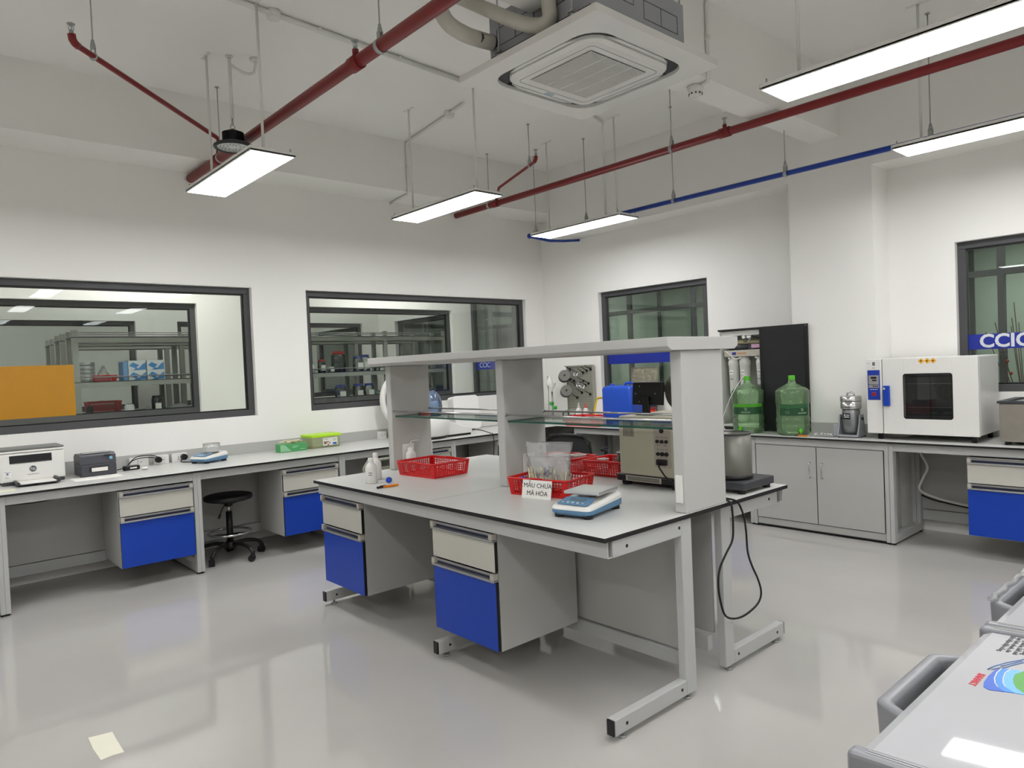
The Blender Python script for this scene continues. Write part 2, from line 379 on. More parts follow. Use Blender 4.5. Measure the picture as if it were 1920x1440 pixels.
# ------------------------------------------------------------ LED panels of the room
def panel_light(x, y0, label, rods=True, ln=1.175, conduit=None):
    w = .285; t = thing('panel_light', label, 'light', (x, y0, 2.8), group='white LED panels hanging in the laboratory')
    g = G(); g.box(-w / 2, w / 2, 0, ln, .004, .012); 
    g.box(-w / 2, w / 2, 0, .012, .001, .03, .002); g.box(-w / 2, w / 2, ln - .012, ln, .001, .03, .002)
    g.box(-w / 2, -w / 2 + .012, .012, ln - .012, .001, .03); g.box(w / 2 - .012, w / 2, .012, ln - .012, .001, .03)
    g.out('lamp_housing', m_white, t)
    G().box(-w / 2 + .012, w / 2 - .012, .012, ln - .012, 0, .003).out('diffuser', m_led, t)
    for yy in (.14, ln - .14):
        rd = G().cyl((0, yy, .012), (0, yy, ZC - 2.8), .0085).out('hanging_rod', m_cond, t)
        G().cyl((0, yy, .012), (0, yy, .06), .013).out('sleeve', m_zinc, rd); g = G(); g.box(-.012, .012, yy - .07, yy + .07, ZC - 2.8 - .004, ZC - 2.8); g.out('ceiling_bracket', m_cond, rd)
    for yy in (.03, ln - .03):
        for sx in (-1, 1): G().cyl((sx * (w / 2 - .02), yy, .005), (sx * (w / 2 - .02), yy, .055), .004).out('mounting_stud', m_zinc, t)
    return t
panel_light(1.81, 4.08, 'LED panel at upper left below the black high bay lamp')
panel_light(3.54, 4.13, 'LED panel in the middle, ending at the red pipe tip')
panel_light(5.19, 4.09, 'LED panel nearest the room corner beside the blue pipe')
panel_light(3.50, .62, 'large LED panel at the top right edge of the photo')
panel_light(5.22, .62, 'LED panel at the right edge below the other one')
panel_light(1.81, .25, 'LED panel overhead behind the air conditioner, out of view')  # panels from here on are unseen, added for their light
panel_light(.1, 4.08, 'LED panel at the far left, out of view'); panel_light(.1, .25, 'LED panel over the viewer, out of view')
panel_light(-1.6, 2.2, 'LED panel at the far left wall, out of view')
for x in (.1, 1.81, 3.5): panel_light(x, -2.2, 'LED panel behind the viewer at x %s' % {.1: 'left', 1.81: 'middle', 3.5: 'right'}[x])
# ------------------------------------------------------------ drawer cabinets, frames, worktops
m_recess_shade = mat('dark_handle_recess', '#262d45', .35, var=0)  # slot shade and its blue reflection painted into the colour
def drawer_cabinet(name, label, loc, rz, w=.5, d=.5, z0=.155, z1=.70, dark='right', lower=None, group='drawer cabinets under the benches'):
    """front at local y=0 looking to -y, x from 0 to w, z relative to the floor"""
    t = thing(name, label, 'drawer cabinet', (loc[0], loc[1], z0), rz, group)
    h = z1 - z0
    g = G(); g.box(0, .018, .02, d, 0, h); g.box(w - .018, w, .02, d, 0, h); g.box(.018, w - .018, d - .012, d, 0, h)
    g.box(.018, w - .018, .02, d - .012, 0, .018); g.box(.018, w - .018, .02, d - .012, h - .018, h)
    g.out('body', m_grey, t)
    zs = .52 - z0
    for k, (a, b, m) in enumerate(((zs + .004, h - .004, m_drawer), (.003, zs - .002, lower or m_blue))):
        g = G(); hb = .040
        e = {'-x': 1, '+x': 1, '-z': 1, '+z': 1, '+y': 1}
        g.box(.003, w - .003, 0, .018, a, b - hb, .0, e)
        f = g.out('drawer', [m, m_edge], t, label='white drawer front' if k == 0 else 'blue drawer front' if (lower or m_blue) is m_blue else None)
        if f.get('label') is None and 'label' in f: del f['label']
        g = G(); y = -.014
        g.box(.003, w - .003, y, .018, b - hb, b - hb + .011, .003)         # lip
        g.m = 2; g.box(.028, w - .028, .008, .018, b - hb + .011, b - .013); g.m = 0; g.box(.028, w - .028, .000, .018, b - .013, b)           # recess back
        g.box(.028, w - .028, -.006, .010, b - .006, b)            # top edge
        g.m = 1
        g.box(.003, .028, y, .018, b - hb + .011, b, .002); g.box(w - .028, w - .003, y, .018, b - hb + .011, b, .002)
        g.out('handle', [m_alu, m_cap, m_recess_shade], f)
    return t
def worktop(name, label, x0, x1, y0, y1, z, h=.014):
    t = thing(name, label, 'worktop', ((x0 + x1) / 2, (y0 + y1) / 2, z - h))
    g = G(); e = {'-x': 1, '+x': 1, '-y': 1, '+y': 1, '-z': 1}
    g.box(x0, x1, y0, y1, z - h, z, 0, e); g.out('board', [m_top, m_edge], t, True); return t
# ---- the island
ITZ = .8
worktop('worktop', 'pale worktop of the island, near half with black edge', 2.002, 3.43, 1.752, 2.957, ITZ, .018)
worktop('worktop', 'pale worktop of the island, far half with black edge', 2.002, 3.43, 2.959, 4.164, ITZ, .018)
def screw(g, p, n, r=.006):
    p = Vector(p); g.cyl(p, p + Vector(n) * .0015, r, seg=10)
def island_frame(y0, y1, side, label, cap_far):
    """side -1: left bench of the pair (towards the viewer), +1: the right one"""
    s = side; off = 0 if s < 0 else .045
    t = thing('steel_bench', label, 'bench', (2.57 if s < 0 else 2.9, (y0 + y1) / 2, 0), group='steel frames under the island')
    X = (lambda a: a) if s < 0 else (lambda a: 5.432 - a)
    for k, ya in enumerate((y0 + (.008 if s < 0 else .03), y1 - .048)):
        if k == 0 and y0 > 2: continue
        yb = ya + .04
        g = G()
        g.box(X(2.505), X(2.58), ya, yb, .025, .781, .004); g.box(X(2.055), X(2.506), ya, yb, .712, .781, .004); g.box(X(2.03), X(2.506), ya, yb, .025, .09, .004)
        g.m = 1
        for p in ((2.1, .057), (2.47, .06), (2.14, .745), (2.49, .75)): screw(g, (X(p[0]), ya, p[1]), (0, -1, 0), .007)
        l = g.out('leg', [m_steel, m_black], t, True)
        G().box(X(2.022), X(2.031), ya + .002, yb - .002, .027, .088, .002).out('end_cap', m_black, l, True, 'black plastic end cap')
        for xx in (2.09, 2.53):
            g = G(); g.cyl((X(xx), ya + .02, 0), (X(xx), ya + .02, .008), .018, .016); g.cyl((X(xx), ya + .02, .008), (X(xx), ya + .02, .03), .006); g.out('levelling_foot', m_zinc, l, True)
    # front rail as an open channel
    ra, rb = (y0 + .012 if y0 < 2 else y0 - .001), (y1 - .008 if y1 > 4 else y1)
    g = G(); g.box(X(2.03), X(2.034), ra, rb, .714, .781); g.box(X(2.034), X(2.054), ra, rb, .714, .718); g.box(X(2.034), X(2.054), ra, rb, .777, .781)
    g.out('front_rail', m_steel, t, True)
    xm0, xm1 = (2.60, 2.612) if s < 0 else (X(2.575), X(2.562))
    ya, yb = y0 + .05 + off, y1 - .01
    e = G(); e.box(xm0, xm1, ya, yb, .172, .781)
    e.out('modesty_panel', m_grey, t, True)
    g = G(); g.box(X(2.585), X(2.622), ya, yb, .10, .165, .003); g.m = 1
    for yy in (ya + .02, yb - .02): screw(g, (X(2.585), yy, .12), (-1 if s < 0 else 1, 0, 0), .006); screw(g, (X(2.585), yy, .145), (-1 if s < 0 else 1, 0, 0), .006)
    g.out('bottom_rail', [m_steel, m_zinc], t, True)
    return t
island_frame(1.752, 2.957, -1, 'grey steel frame with C leg under the near left of the island', True)
island_frame(2.959, 4.164, -1, 'grey steel frame under the far left of the island', True)
island_frame(1.752, 2.957, 1, 'grey steel frame under the near right of the island', True)
island_frame(2.959, 4.164, 1, 'grey steel frame under the far right of the island', True)
drawer_cabinet('drawer_cabinet', 'blue and white drawer cabinet under the near half of the island', (2.045, 2.945, 0), -90, .49, .53, .155, .708)
drawer_cabinet('drawer_cabinet', 'blue and white drawer cabinet under the far end of the island', (2.045, 4.145, 0), -90, .49, .53, .155, .708)
# ---- shelf on the island
sh = thing('bench_shelf', 'light grey two-bay shelf with glass boards standing on the island', 'shelf', (2.71, 2.957, ITZ))
g = G(); bx0, bx1, by0, by1 = 2.435, 2.985, 1.745, 4.17
poly = [(bx0, 1.508), (bx0 - .0, 1.562), (bx1, 1.562), (bx1, 1.508)]
g.prism([(bx0 + .03, 1.505), (bx0, 1.522), (bx0, 1.562), (bx1, 1.562), (bx1, 1.522), (bx1 - .03, 1.505)], by0, 2.9585, 'y', .002)
g.prism([(bx0 + .03, 1.505), (bx0, 1.522), (bx0, 1.562), (bx1, 1.562), (bx1, 1.522), (bx1 - .03, 1.505)], 2.9595, by1, 'y', .002)
g.out('top_board', m_post, sh, True)
PX0, PX1 = 2.545, 2.862
for (a, b) in ((1.757, 1.817), (2.925, 2.985), (4.075, 4.135)):
    g = G(); g.box(PX0, PX1, a, b, ITZ, 1.505, .006); g.m = 1
    g.out('post', [m_post, m_edge], sh, True)
for (a, b) in ((1.817, 2.925), (2.985, 4.075)):
    e = {'-x': 1, '+x': 1, '-y': 1, '+y': 1}
    G().box(PX0 + .025, PX1 - .005, a + .003, b - .003, 1.158, 1.168, 0, e).out('glass_shelf', [m_shelfglass, m_gedge], sh, True, 'clear glass board with green edge')
    for xx in (PX0 + .012, PX1 - .012):
        g = G(); g.cyl((xx, a, 1.200), (xx, b, 1.200), .0052, seg=10); g.cyl((xx, a, 1.200), (xx, a + .006, 1.200), .010, seg=12); g.cyl((xx, b - .006, 1.2), (xx, b, 1.2), .010, seg=12)
        g.out('guard_rail', m_chrome, sh, True)
def socket(parent, X, w=.086, h=.086, label='white wall socket', holes=True, name='socket'):
    g = G(); g.X = X; g.box(-w / 2, w / 2, -h / 2, h / 2, 0, .010, .003); g.m = 1
    if holes: g.box(-.012, -.008, .006, .016, .0095, .0106); g.box(-.012, -.008, -.016, -.006, .0095, .0106); g.box(.008, .020, -.0025, .0025, .0095, .0106)
    return g.out(name, [m_white, m_black], parent, True, label)
socket(sh, frame((2.715, 2.925, .905), (1, 0, 0), (0, 0, 1)), .09, .13)
socket(sh, frame((2.66, 4.075, .905), (1, 0, 0), (0, 0, 1)), .09, .13)
socket(sh, frame((PX0, 1.787, .905), (0, -1, 0), (0, 0, 1)), .034, .12, 'white wall socket seen edge on', False)
socket(sh, frame((PX1, 4.105, .9), (0, 1, 0), (0, 0, 1)), .045, .12, 'white wall socket', False)

# ---- left bench
BZ = .785
LX = [-.68, .52, 1.728, 2.936, 4.144]
LF = 5.515
def wall_frame_y(x0, x1, label):
    """bench module along the left wall"""
    t = thing('steel_bench', label, 'bench', ((x0 + x1) / 2, 5.9, 0), group='steel frames of the left bench')
    for xa in (x0, x1 - .028):
        g = G(); xb = xa + .028
        g.box(xa, xb, 5.535, 5.60, .015, .772, .003); g.box(xa, xb, 6.14, 6.20, .015, .772, .003); g.box(xa, xb, 5.60, 6.14, .015, .075, .003); g.box(xa, xb, 5.60, 6.14, .71, .772, .003)
        l = g.out('leg', m_steel, t, True)
        for yy in (5.57, 6.17): G().cyl(((xa + xb) / 2, yy, 0), ((xa + xb) / 2, yy, .016), .013).out('levelling_foot', m_black, l, True)
    G().box(x0 + .028, x1 - .028, 5.54, 5.56, .712, .770, .002).out('front_rail', m_steel, t, True)
    G().box(x0 + .028, x1 - .028, 6.18, 6.192, .185, .772).out('modesty_panel', m_grey, t, True)
    G().box(x0 + .028, x1 - .028, 6.17, 6.196, .10, .18, .002).out('bottom_rail', m_steel, t, True)
    return t
for i, s in enumerate(('at the left edge of the photo', 'below the printers', 'around the black stool', 'left of the island shelf seen behind it', 'close to the room corner')):
    if i < 4: wall_frame_y(LX[i], LX[i + 1], 'grey steel bench stand against the left wall, ' + s)
    else: wall_frame_y(LX[4], 5.34, 'grey steel bench stand against the left wall, ' + s)
worktop('worktop', 'long pale worktop along the left wall, left part', -1.9, 1.362, LF, 6.32, BZ)
worktop('worktop', 'long pale worktop along the left wall, middle part', 1.3635, 3.74, LF, 6.32, BZ)
worktop('worktop', 'pale worktop along the left wall reaching the corner', 3.7415, 6.236, LF, 6.32, BZ)
b = G().box(-1.9, 6.236, 6.322, YL - .001, BZ - .013, .878).out('backsplash', m_grey); tag(b, 'grey upstand panel along the left wall behind the worktop', 'backsplash')
b = G().box(6.238, XR - .001, -1.2, 2.248, BZ - .013, .878).out('backsplash', m_grey); tag(b, 'grey upstand panel behind the oven on the right wall', 'backsplash')
b = G().box(6.238, XR - .001, 2.947, 6.32, BZ - .013, .878).out('backsplash', m_grey); tag(b, 'grey upstand panel along the right wall behind the pegboard', 'backsplash')
b = G().box(5.932, 5.949, 2.252, 2.943, BZ, .878).out('backsplash', m_grey); tag(b, 'short grey upstand panel on the column by the grinder', 'backsplash')
drawer_cabinet('drawer_cabinet', 'blue and white drawer cabinet below the label printer', (1.195, 5.53, 0), 0, .5, .5)
drawer_cabinet('drawer_cabinet', 'blue and white drawer cabinet right of the black stool', (2.392, 5.53, 0), 0, .5, .5)
drawer_cabinet('drawer_cabinet', 'all-grey drawer cabinet seen between the shelf posts', (3.60, 5.53, 0), 0, .5, .5, lower=m_drawer)
drawer_cabinet('drawer_cabinet', 'drawer cabinet just left of the middle shelf post', (4.72, 5.53, 0), 0, .5, .5, lower=m_drawer)
drawer_cabinet('drawer_cabinet', 'drawer cabinet at the left edge under the bench', (-.02, 5.53, 0), 0, .5, .5)
# ---- right bench
RF = 5.57
def wall_frame_x(y0, y1, label, panel=True):
    t = thing('steel_bench', label, 'bench', (5.9, (y0 + y1) / 2, 0), group='steel frames of the right bench')
    for ya in (y0, y1 - .03):
        g = G(); yb = ya + .03; xb = 5.93 if 2.1 < (ya + yb) / 2 < 3.1 else 6.2
        g.box(5.60, 5.665, ya, yb, .015, .772, .003); g.box(xb - .055, xb, ya, yb, .015, .772, .003); g.box(5.665, xb - .055, ya, yb, .015, .075, .003); g.box(5.665, xb - .055, ya, yb, .71, .772, .003)
        g.m = 1
        screw(g, (5.70, ya, .04), (0, -1, 0)); screw(g, (xb - .08, ya, .04), (0, -1, 0))
        l = g.out('leg', [m_steel, m_zinc], t, True)
        for xx in (5.63, xb - .03): G().cyl((xx, (ya + yb) / 2, 0), (xx, (ya + yb) / 2, .016), .013).out('levelling_foot', m_black, l, True)
    G().box(5.605, 5.625, y0 + .03, y1 - .03, .712, .770, .002).out('front_rail', m_steel, t, True)
    if panel:
        G().box(6.20, 6.212, y0 + .03, min(y1 - .03, 99), .185, .772).out('modesty_panel', m_grey, t, True)
        G().box(6.19, 6.215, y0 + .03, y1 - .03, .10, .18, .002).out('bottom_rail', m_steel, t, True)
    return t
wall_frame_x(2.06, 3.175, 'grey steel bench stand holding the two-door cabinet', False)
wall_frame_x(.85, 2.058, 'grey steel bench stand under the oven')
wall_frame_x(3.177, 4.30, 'grey steel bench stand on the right wall behind the island')
wall_frame_x(4.302, 5.28, 'grey steel bench stand on the right wall near the corner')
wall_frame_x(-.36, .848, 'grey steel bench stand at the right edge of the photo')
w = worktop('worktop', 'pale worktop along the right wall under the oven', RF, 6.236, -1.2, 2.055, BZ)
t = thing('worktop', 'pale worktop along the right wall carrying the green bottles', 'worktop', (5.9, 3.6, BZ - .013))
g = G(); e = {'-x': 1, '+x': 1, '-y': 1, '+y': 1, '-z': 1}
g.box(RF, 5.93, 2.0565, 2.946, BZ - .013, BZ, 0, e); g.box(RF, 6.236, 2.946, LF - .002, BZ - .013, BZ, 0, e); g.out('board', [m_top, m_edge], t, True)
drawer_cabinet('drawer_cabinet', 'blue and white drawer cabinet under the oven at the right edge', (5.592, 1.545, 0), -90, .5, .5)
drawer_cabinet('drawer_cabinet', 'drawer cabinet behind the steel pot left of the two-door cabinet', (5.592, 3.70, 0), -90, .5, .5)
drawer_cabinet('drawer_cabinet', 'drawer cabinet half hidden by the beige instrument', (5.592, 4.62, 0), -90, .5, .5)
drawer_cabinet('drawer_cabinet', 'blue drawer cabinet in the corner seen below the glass board', (5.592, 5.515, 0), -90, .25, .5)
# two-door cabinet
t = thing('base_cabinet', 'plain grey two-door cabinet under the green water bottles', 'cabinet', (5.62, 2.61, .02))
g = G(); g.box(5.62, 5.925, 2.095, 2.113, .02, .712); g.box(5.62, 5.925, 3.122, 3.14, .02, .712); g.box(5.62, 5.925, 2.113, 3.122, .02, .038); g.box(5.907, 5.925, 2.113, 3.122, .038, .712); g.box(5.62, 5.905, 2.113, 3.122, .694, .712)
g.box(5.612, 5.62, 2.095, 3.14, .02, .075, 0, {}); g.m = 1; g.box(5.61, 5.618, 2.095, 3.14, .012, .022); g.out('body', [m_grey, m_black], t, True)
for a, b, hy in ((2.098, 2.607, 2.56), (2.613, 3.137, 2.66)):
    e = {'-y': 1, '+y': 1, '-z': 1, '+z': 1}
    d = G().box(5.602, 5.619, a, b, .082, .708, 0, e).out('door', [m_grey, m_edge], t, True)
    g = G(); g.tube([(5.602, hy, .46), (5.577, hy, .46), (5.575, hy, .465), (5.575, hy, .575), (5.577, hy, .58), (5.602, hy, .58)], .005, 8); g.out('handle', m_chrome, d, True)
# ------------------------------------------------------------ pipes, conduits and fittings under the ceiling
def arc(c, a0, a1, r, ax, ay, n=8):
    c = Vector(c); ax = Vector(ax); ay = Vector(ay)
    return [c + ax * (r * math.cos(R(a0 + (a1 - a0) * i / n))) + ay * (r * math.sin(R(a0 + (a1 - a0) * i / n))) for i in range(n + 1)]
def hanger(parent, x, y, zt, z, rp, axis='y'):
    """threaded rod with a clamp around a pipe of radius rp at height z"""
    h = G().cyl((x, y, z + rp + .06), (x, y, zt), .0042, seg=8).out('hanger_rod', m_zinc, parent, True)
    g = G(); g.cyl((x, y, z + rp + .03), (x, y, z + rp + .062), .016, .012, 8); g.cyl((x, y, z + rp + .062), (x, y, z + rp + .078), .009, seg=8)
    d = .014
    for s in (-1, 1):
        if axis == 'y': g.box(x + s * .010 - .002, x + s * .010 + .002, y - d, y + d, z + rp - .01, z + rp + .04)
        else: g.box(x - d, x + d, y + s * .010 - .002, y + s * .010 + .002, z + rp - .01, z + rp + .04)
    if axis == 'y': g.cyl((x, y - d, z), (x, y + d, z), rp + .0035, seg=20)
    else: g.cyl((x - d, y, z), (x + d, y, z), rp + .0035, seg=20)
    g.out('pipe_clamp', m_zinc, h, True)
    G().cyl((x, y, zt - .006), (x, y, zt), .016, seg=12).out('anchor_plate', m_zinc, h, True)
def sprinkler(parent, p):
    x, y, z = p; g = G(); g.cyl((x, y, z), (x, y, z + .02), .012, seg=12); g.tube([(x - .010, y, z + .02), (x - .013, y, z + .035), (x, y, z + .052), (x + .013, y, z + .035), (x + .010, y, z + .02)], .0025, 6)
    g.cyl((x, y, z + .02), (x, y, z + .055), .003, seg=8); g.cyl((x, y, z + .052), (x, y, z + .056), .021, .021, 16); g.out('sprinkler_head', m_zinc, parent, True)
def branch(parent, tee, top, end, m, r=.0135):
    """rises from the main, runs to end and turns up into a sprinkler"""
    x, y, z = tee; e = Vector(end); q = Vector(top); d = (e - q).normalized()
    pts = [Vector(tee), q - Vector((0, 0, .04))] + [q - Vector((0, 0, .04)) * (1 - t) ** 2 + d * .04 * t * t for t in (.35, .7, 1)]
    n = [e - d * .05, e - d * .025 + Vector((0, 0, .004)), e - d * .006 + Vector((0, 0, .018)), e + Vector((0, 0, .045))]
    b = G().tube(pts + n, r, 12).out('branch_pipe', m, parent, True)
    g = G(); g.tube(n, r + .0045, 12); g.out('elbow', m, b, True)
    sprinkler(parent, (e.x, e.y, e.z + .045)); return b
px_, pz_ = 2.06, 3.2
t = thing('sprinkler_pipe', 'thick red sprinkler pipe running from the upper left over the black high bay lamp', 'pipe', (px_, 2, pz_), group='red sprinkler pipes')
G().cyl((px_, Y0, pz_), (px_, YL, pz_), .036, seg=24).out('main_pipe', m_rpipe, t, True)
for y in (5.69, 3.50, 1.4, -.6): G().cyl((px_, y - .045, pz_), (px_, y + .045, pz_), .043, seg=24).out('coupling', m_rpipe, t, True)
G().cyl((px_, 3.50, pz_), (px_, 3.50, pz_ + .075), .018, seg=14).out('riser', m_rpipe, t, True)
sprinkler(t, (px_, 3.50, pz_ + .07))
for y in (5.62, 3.24, .9): hanger(t, px_, y, ZC, pz_, .036)
branch(t, (px_, 5.69, pz_), (2.08, 5.69, 3.37), (.87, 4.50, 3.36), m_rpipe, .0165)
hanger(t, 1.0, 4.63, ZC, 3.36, .017)
qx = 4.93
t = thing('sprinkler_pipe', 'red sprinkler pipe from the middle light panel to the right edge of the photo', 'pipe', (qx, 2, pz_), group='red sprinkler pipes')
G().cyl((qx, Y0, pz_), (qx, YL, pz_), .031, seg=24).out('main_pipe', m_rpipe, t, True)
for y in (5.66, 2.93, .95, -1): G().cyl((qx, y - .045, pz_), (qx, y + .045, pz_), .038, seg=24).out('coupling', m_rpipe, t, True)
G().cyl((qx, 2.93, pz_), (qx, 2.93, pz_ + .06), .016, seg=14).out('riser', m_rpipe, t, True)
sprinkler(t, (qx, 2.93, pz_ + .055))
for y in (5.76, 3.42, .2): hanger(t, qx, y, ZC, pz_, .031)
branch(t, (qx, 5.66, pz_), (4.98, 5.66, 3.37), (4.60, 4.68, 3.36), m_rpipe, .0135)
hanger(t, 4.66, 4.83, ZC, 3.36, .014)
t = thing('sprinkler_pipe', 'short red sprinkler branch pipe above the panel at the top right corner', 'pipe', (3.3, 1.1, 3.4), group='red sprinkler pipes')
e = [(3.66, 1.02, 3.52), (3.66, 1.02, 3.45), (3.665, .99, 3.40), (3.68, .94, 3.385), (4.0, .35, 3.385), (4.2, .0, 3.385)]
G().tube(e, .0155, 12).out('branch_pipe', m_rpipe, t, True); sprinkler(t, (3.66, 1.02, 3.51))
# blue pipe
bx, bz = 5.42, 2.905
t = thing('blue_pipe', 'blue service pipe running beside the right beam above the wall windows', 'pipe', (bx, 2, bz))
G().tube([(bx, Y0, bz), (bx, 5.64, bz)], .0205, 16).out('main_pipe', m_bpipe, t, True)
g = G(); g.sphere((bx, 5.665, bz), .029); g.cyl((bx, 5.60, bz), (bx, 5.66, bz), .026); g.out('elbow', m_bpipe, t, True)
G().tube([(bx + .01, 5.67, bz - .005), (5.75, 5.69, bz - .02), (6.0, 5.69, bz + .0), (6.25, 5.69, bz + .03)], .015, 12).out('branch_pipe', m_bpipe, t, True)
for y in (5.56, 4.82, 3.76, 2.70, 1.66, .5): hanger(t, bx, y, ZC, bz, .0205)
# conduits
def conduit(label, pts, r=.0125, boxes=(), clips=(), m=m_cond):
    t = thing('conduit', label, 'conduit', pts[0], group='pale electrical conduits')
    G().tube(pts, r, 12).out('tube', m, t, True)
    for p in boxes: G().cyl((p[0], p[1], p[2]), (p[0], p[1], p[2] + .05), .042, .046, 20).out('junction_box', m, t, True)
    for p in clips: G().box(p[0] - .012, p[0] + .012, p[1] - .02, p[1] + .02, p[2] - .016, p[2] + .01, .003).out('clip', m, t, True)
    return t
conduit('pale conduit along the ceiling from the top left to behind the air conditioner', [(.9, 4.15, 3.73), (1.9, 4.245, 3.73), (3.56, 4.37, 3.73)], .0165, [(1.93, 4.25, 3.70)], [(1.2, 4.18, 3.735), (2.25, 4.27, 3.735), (2.9, 4.32, 3.735)])
conduit('pale conduit from the ceiling down the left beam by the middle light panel', [(3.80, 4.72, 3.72), (3.86, 5.0, 3.735), (3.985, 5.86, 3.73), (3.99, 5.885, 3.70), (3.99, 5.885, 3.26), (3.99, 5.89, 3.235), (4.0, 5.92, 3.232), (4.06, 6.335, 3.232)], .0125, [(3.86, 5.0, 3.70)], [(3.99, 5.885, 3.5)])
conduit('pale conduit from below the air conditioner to the corner light panel', [(4.55, 4.17, 3.735), (4.85, 4.26, 3.735), (5.19, 4.36, 3.73), (5.195, 4.37, 3.70), (5.19, 4.37, 2.832)], .0115, (), [(4.8, 4.245, 3.735)])
conduit('pale conduit up the ceiling right of the air conditioner', [(3.75, 2.35, 3.735), (3.95, 2.42, 3.735), (4.0, 2.478, 3.71), (4.0, 2.478, 3.262), (4.02, 2.5, 3.236), (4.05, 2.60, 3.234)], .0125, (), [(4.0, 2.48, 3.5)])
# smoke detector under the cross beam
t = thing('smoke_detector', 'white round smoke detector on the cross beam right of the air conditioner', 'smoke detector', (4.05, 2.61, 3.245))
G().lathe([(0, 0), (.055, 0), (.055, -.018), (.050, -.022), (.0001, -.022)][::-1]).out('mounting_base', m_white, t)
g = G(); g.lathe([(.0001, -.066), (.030, -.066), (.040, -.058), (.046, -.035), (.048, -.022)]); g.out('detector_head', m_white, t)
for k in range(10):
    a = 2 * PI * k / 10; g = G(); g.cyl((.040 * math.cos(a), .040 * math.sin(a), -.052), (.0455 * math.cos(a), .0455 * math.sin(a), -.051), .005, seg=8); g.out('vent_hole', m_ink, t)
# high bay
t = thing('high_bay_lamp', 'black round high bay lamp hanging unlit on a white tube at the upper left', 'light', (1.94, 5.03, 3.10))
g = G(); g.lathe([(.128, -.002), (.135, .006), (.135, .016), (.120, .026), (.085, .040), (.075, .044)], seg=40); g.lathe([(.128, -.002), (.110, .004), (.108, .010)], seg=40); g.out('rim', m_dark, t)
g = G()
for k in range(36):
    a = 2 * PI * k / 36; c, s = math.cos(a), math.sin(a); g.X = Matrix.Rotation(a, 4, 'Z'); g.box(.02, .074, -.0022, .0022, .035, .108)
g.X = None; g.cyl((0, 0, .03), (0, 0, .105), .062, seg=30); g.cyl((0, 0, .108), (0, 0, .125), .040, .034, 24); g.out('heat_sink', m_black, t)
g = G(); g.lathe([(.0001, .002), (.109, .004), (.110, .012)], seg=40); g.out('lens', mat('frosted_lens', '#f2f5f3', .25, var=.05, scale=60), t)
g = G()
for k in range(44):
    rr = .018 + .085 * math.sqrt(k / 44); a = k * 2.4; g.cyl((rr * math.cos(a), rr * math.sin(a), -.0005), (rr * math.cos(a), rr * math.sin(a), .003), .0035, seg=8)
o = g.out('led_dots', mat('led_dot', '#8f9796', .3), t); o['kind'] = 'stuff'
g = G(); g.tube(arc((0, 0, .150), -90, 250, .016, (1, 0, 0), (0, 0, 1), 12), .0035, 8); g.tube(arc((0, 0, .178), -90, 250, .014, (0, 1, 0), (0, 0, 1), 12), .0035, 8); g.cyl((0, 0, .12), (0, 0, .14), .007); g.cyl((0, 0, .19), (0, 0, .215), .006); g.out('hook', m_zinc, t)
G().cyl((0, 0, .21), (0, 0, .646), .0115, seg=14).out('hanging_tube', m_cond, t)
G().cyl((0, 0, .640), (0, 0, .648), .025).out('ceiling_plate', m_cond, t)
g = G(); g.tube([(0, 0, .600), (.03, -.01, .575), (.08, -.03, .545), (.12, -.05, .535), (.15, -.06, .55), (.16, -.065, .60), (.16, -.065, .64)], .010, 10); g.out('flexible_conduit', m_cond, t)
g = G(); g.cyl((.16, -.065, .63), (.16, -.065, .649), .034); g.out('conduit_box', m_cond, t)
def smooth_(pts, n=4):
    P = [Vector(p) for p in pts]; o = []
    for i in range(len(P) - 1):
        a = P[max(i - 1, 0)]; b = P[i]; c = P[i + 1]; d = P[min(i + 2, len(P) - 1)]
        for k in range(n): s = k / n; o.append(.5 * ((2 * b) + (c - a) * s + (2 * a - 5 * b + 4 * c - d) * s * s + (3 * b - a - 3 * c + d) * s ** 3))
    return o + [P[-1]]
# ceiling cassette air conditioner
t = thing('air_conditioner', 'white ceiling cassette air conditioner with grey metal case hanging at the top', 'air conditioner', (2.85, 2.485, 2.985))
hx = .485
def rrect(hx, hy, r, n=6, ):
    p = []
    for cx, cy, a in ((hx - r, hy - r, 0), (-hx + r, hy - r, 90), (-hx + r, -hy + r, 180), (hx - r, -hy + r, 270)):
        for i in range(n + 1): q = R(a + 90 * i / n); p.append((cx + r * math.cos(q), cy + r * math.sin(q)))
    return p
def ring(poly_o, poly_i, z0, z1, m, name, par, z0i=None):
    g = G(); n = len(poly_o); z0i = z0 if z0i is None else z0i
    g.loft([[(x, y, z1) for x, y in poly_o], [(x, y, z0) for x, y in poly_o], [(x, y, z0i) for x, y in poly_i], [(x, y, z1) for x, y in poly_i], [(x, y, z1) for x, y in poly_o]], cap=False, smooth=False)
    return g.out(name, m, par)
ring(rrect(hx, hx, .012), rrect(.375, .375, .13, 6), .0, .035, m_wpaint, 'panel', t)
ring(rrect(.374, .374, .13), rrect(.329, .329, .12), .020, .034, m_dark, 'outlet_channel', t)
g = G(); g.loft([[(x, y, .03) for x, y in rrect(.328, .328, .12)], [(x, y, .004) for x, y in rrect(.325, .325, .115)], [(x, y, -.008) for x, y in rrect(.30, .30, .06)], [(x, y, -.008) for x, y in rrect(.255, .255, .03)], [(x, y, -.002) for x, y in rrect(.215, .215, .012)]], smooth=False); g.out('grille_frame', m_wpaint, t)
ring(rrect(.2635, .2635, .03), rrect(.261, .261, .03), -.0095, -.0078, m_alu, 'seam', t)
m_slot = mat('grille_shadow', '#262622', .6)
g = G()
g.box(-.214, .214, -.214, .214, -.0045, -.0025); g.m = 1
for i in range(46):
    x = -.214 + .428 * (i + .5) / 46; g.box(-.214, .214, x - .0019, x + .0019, -.0085, -.0045)
g.m = 2
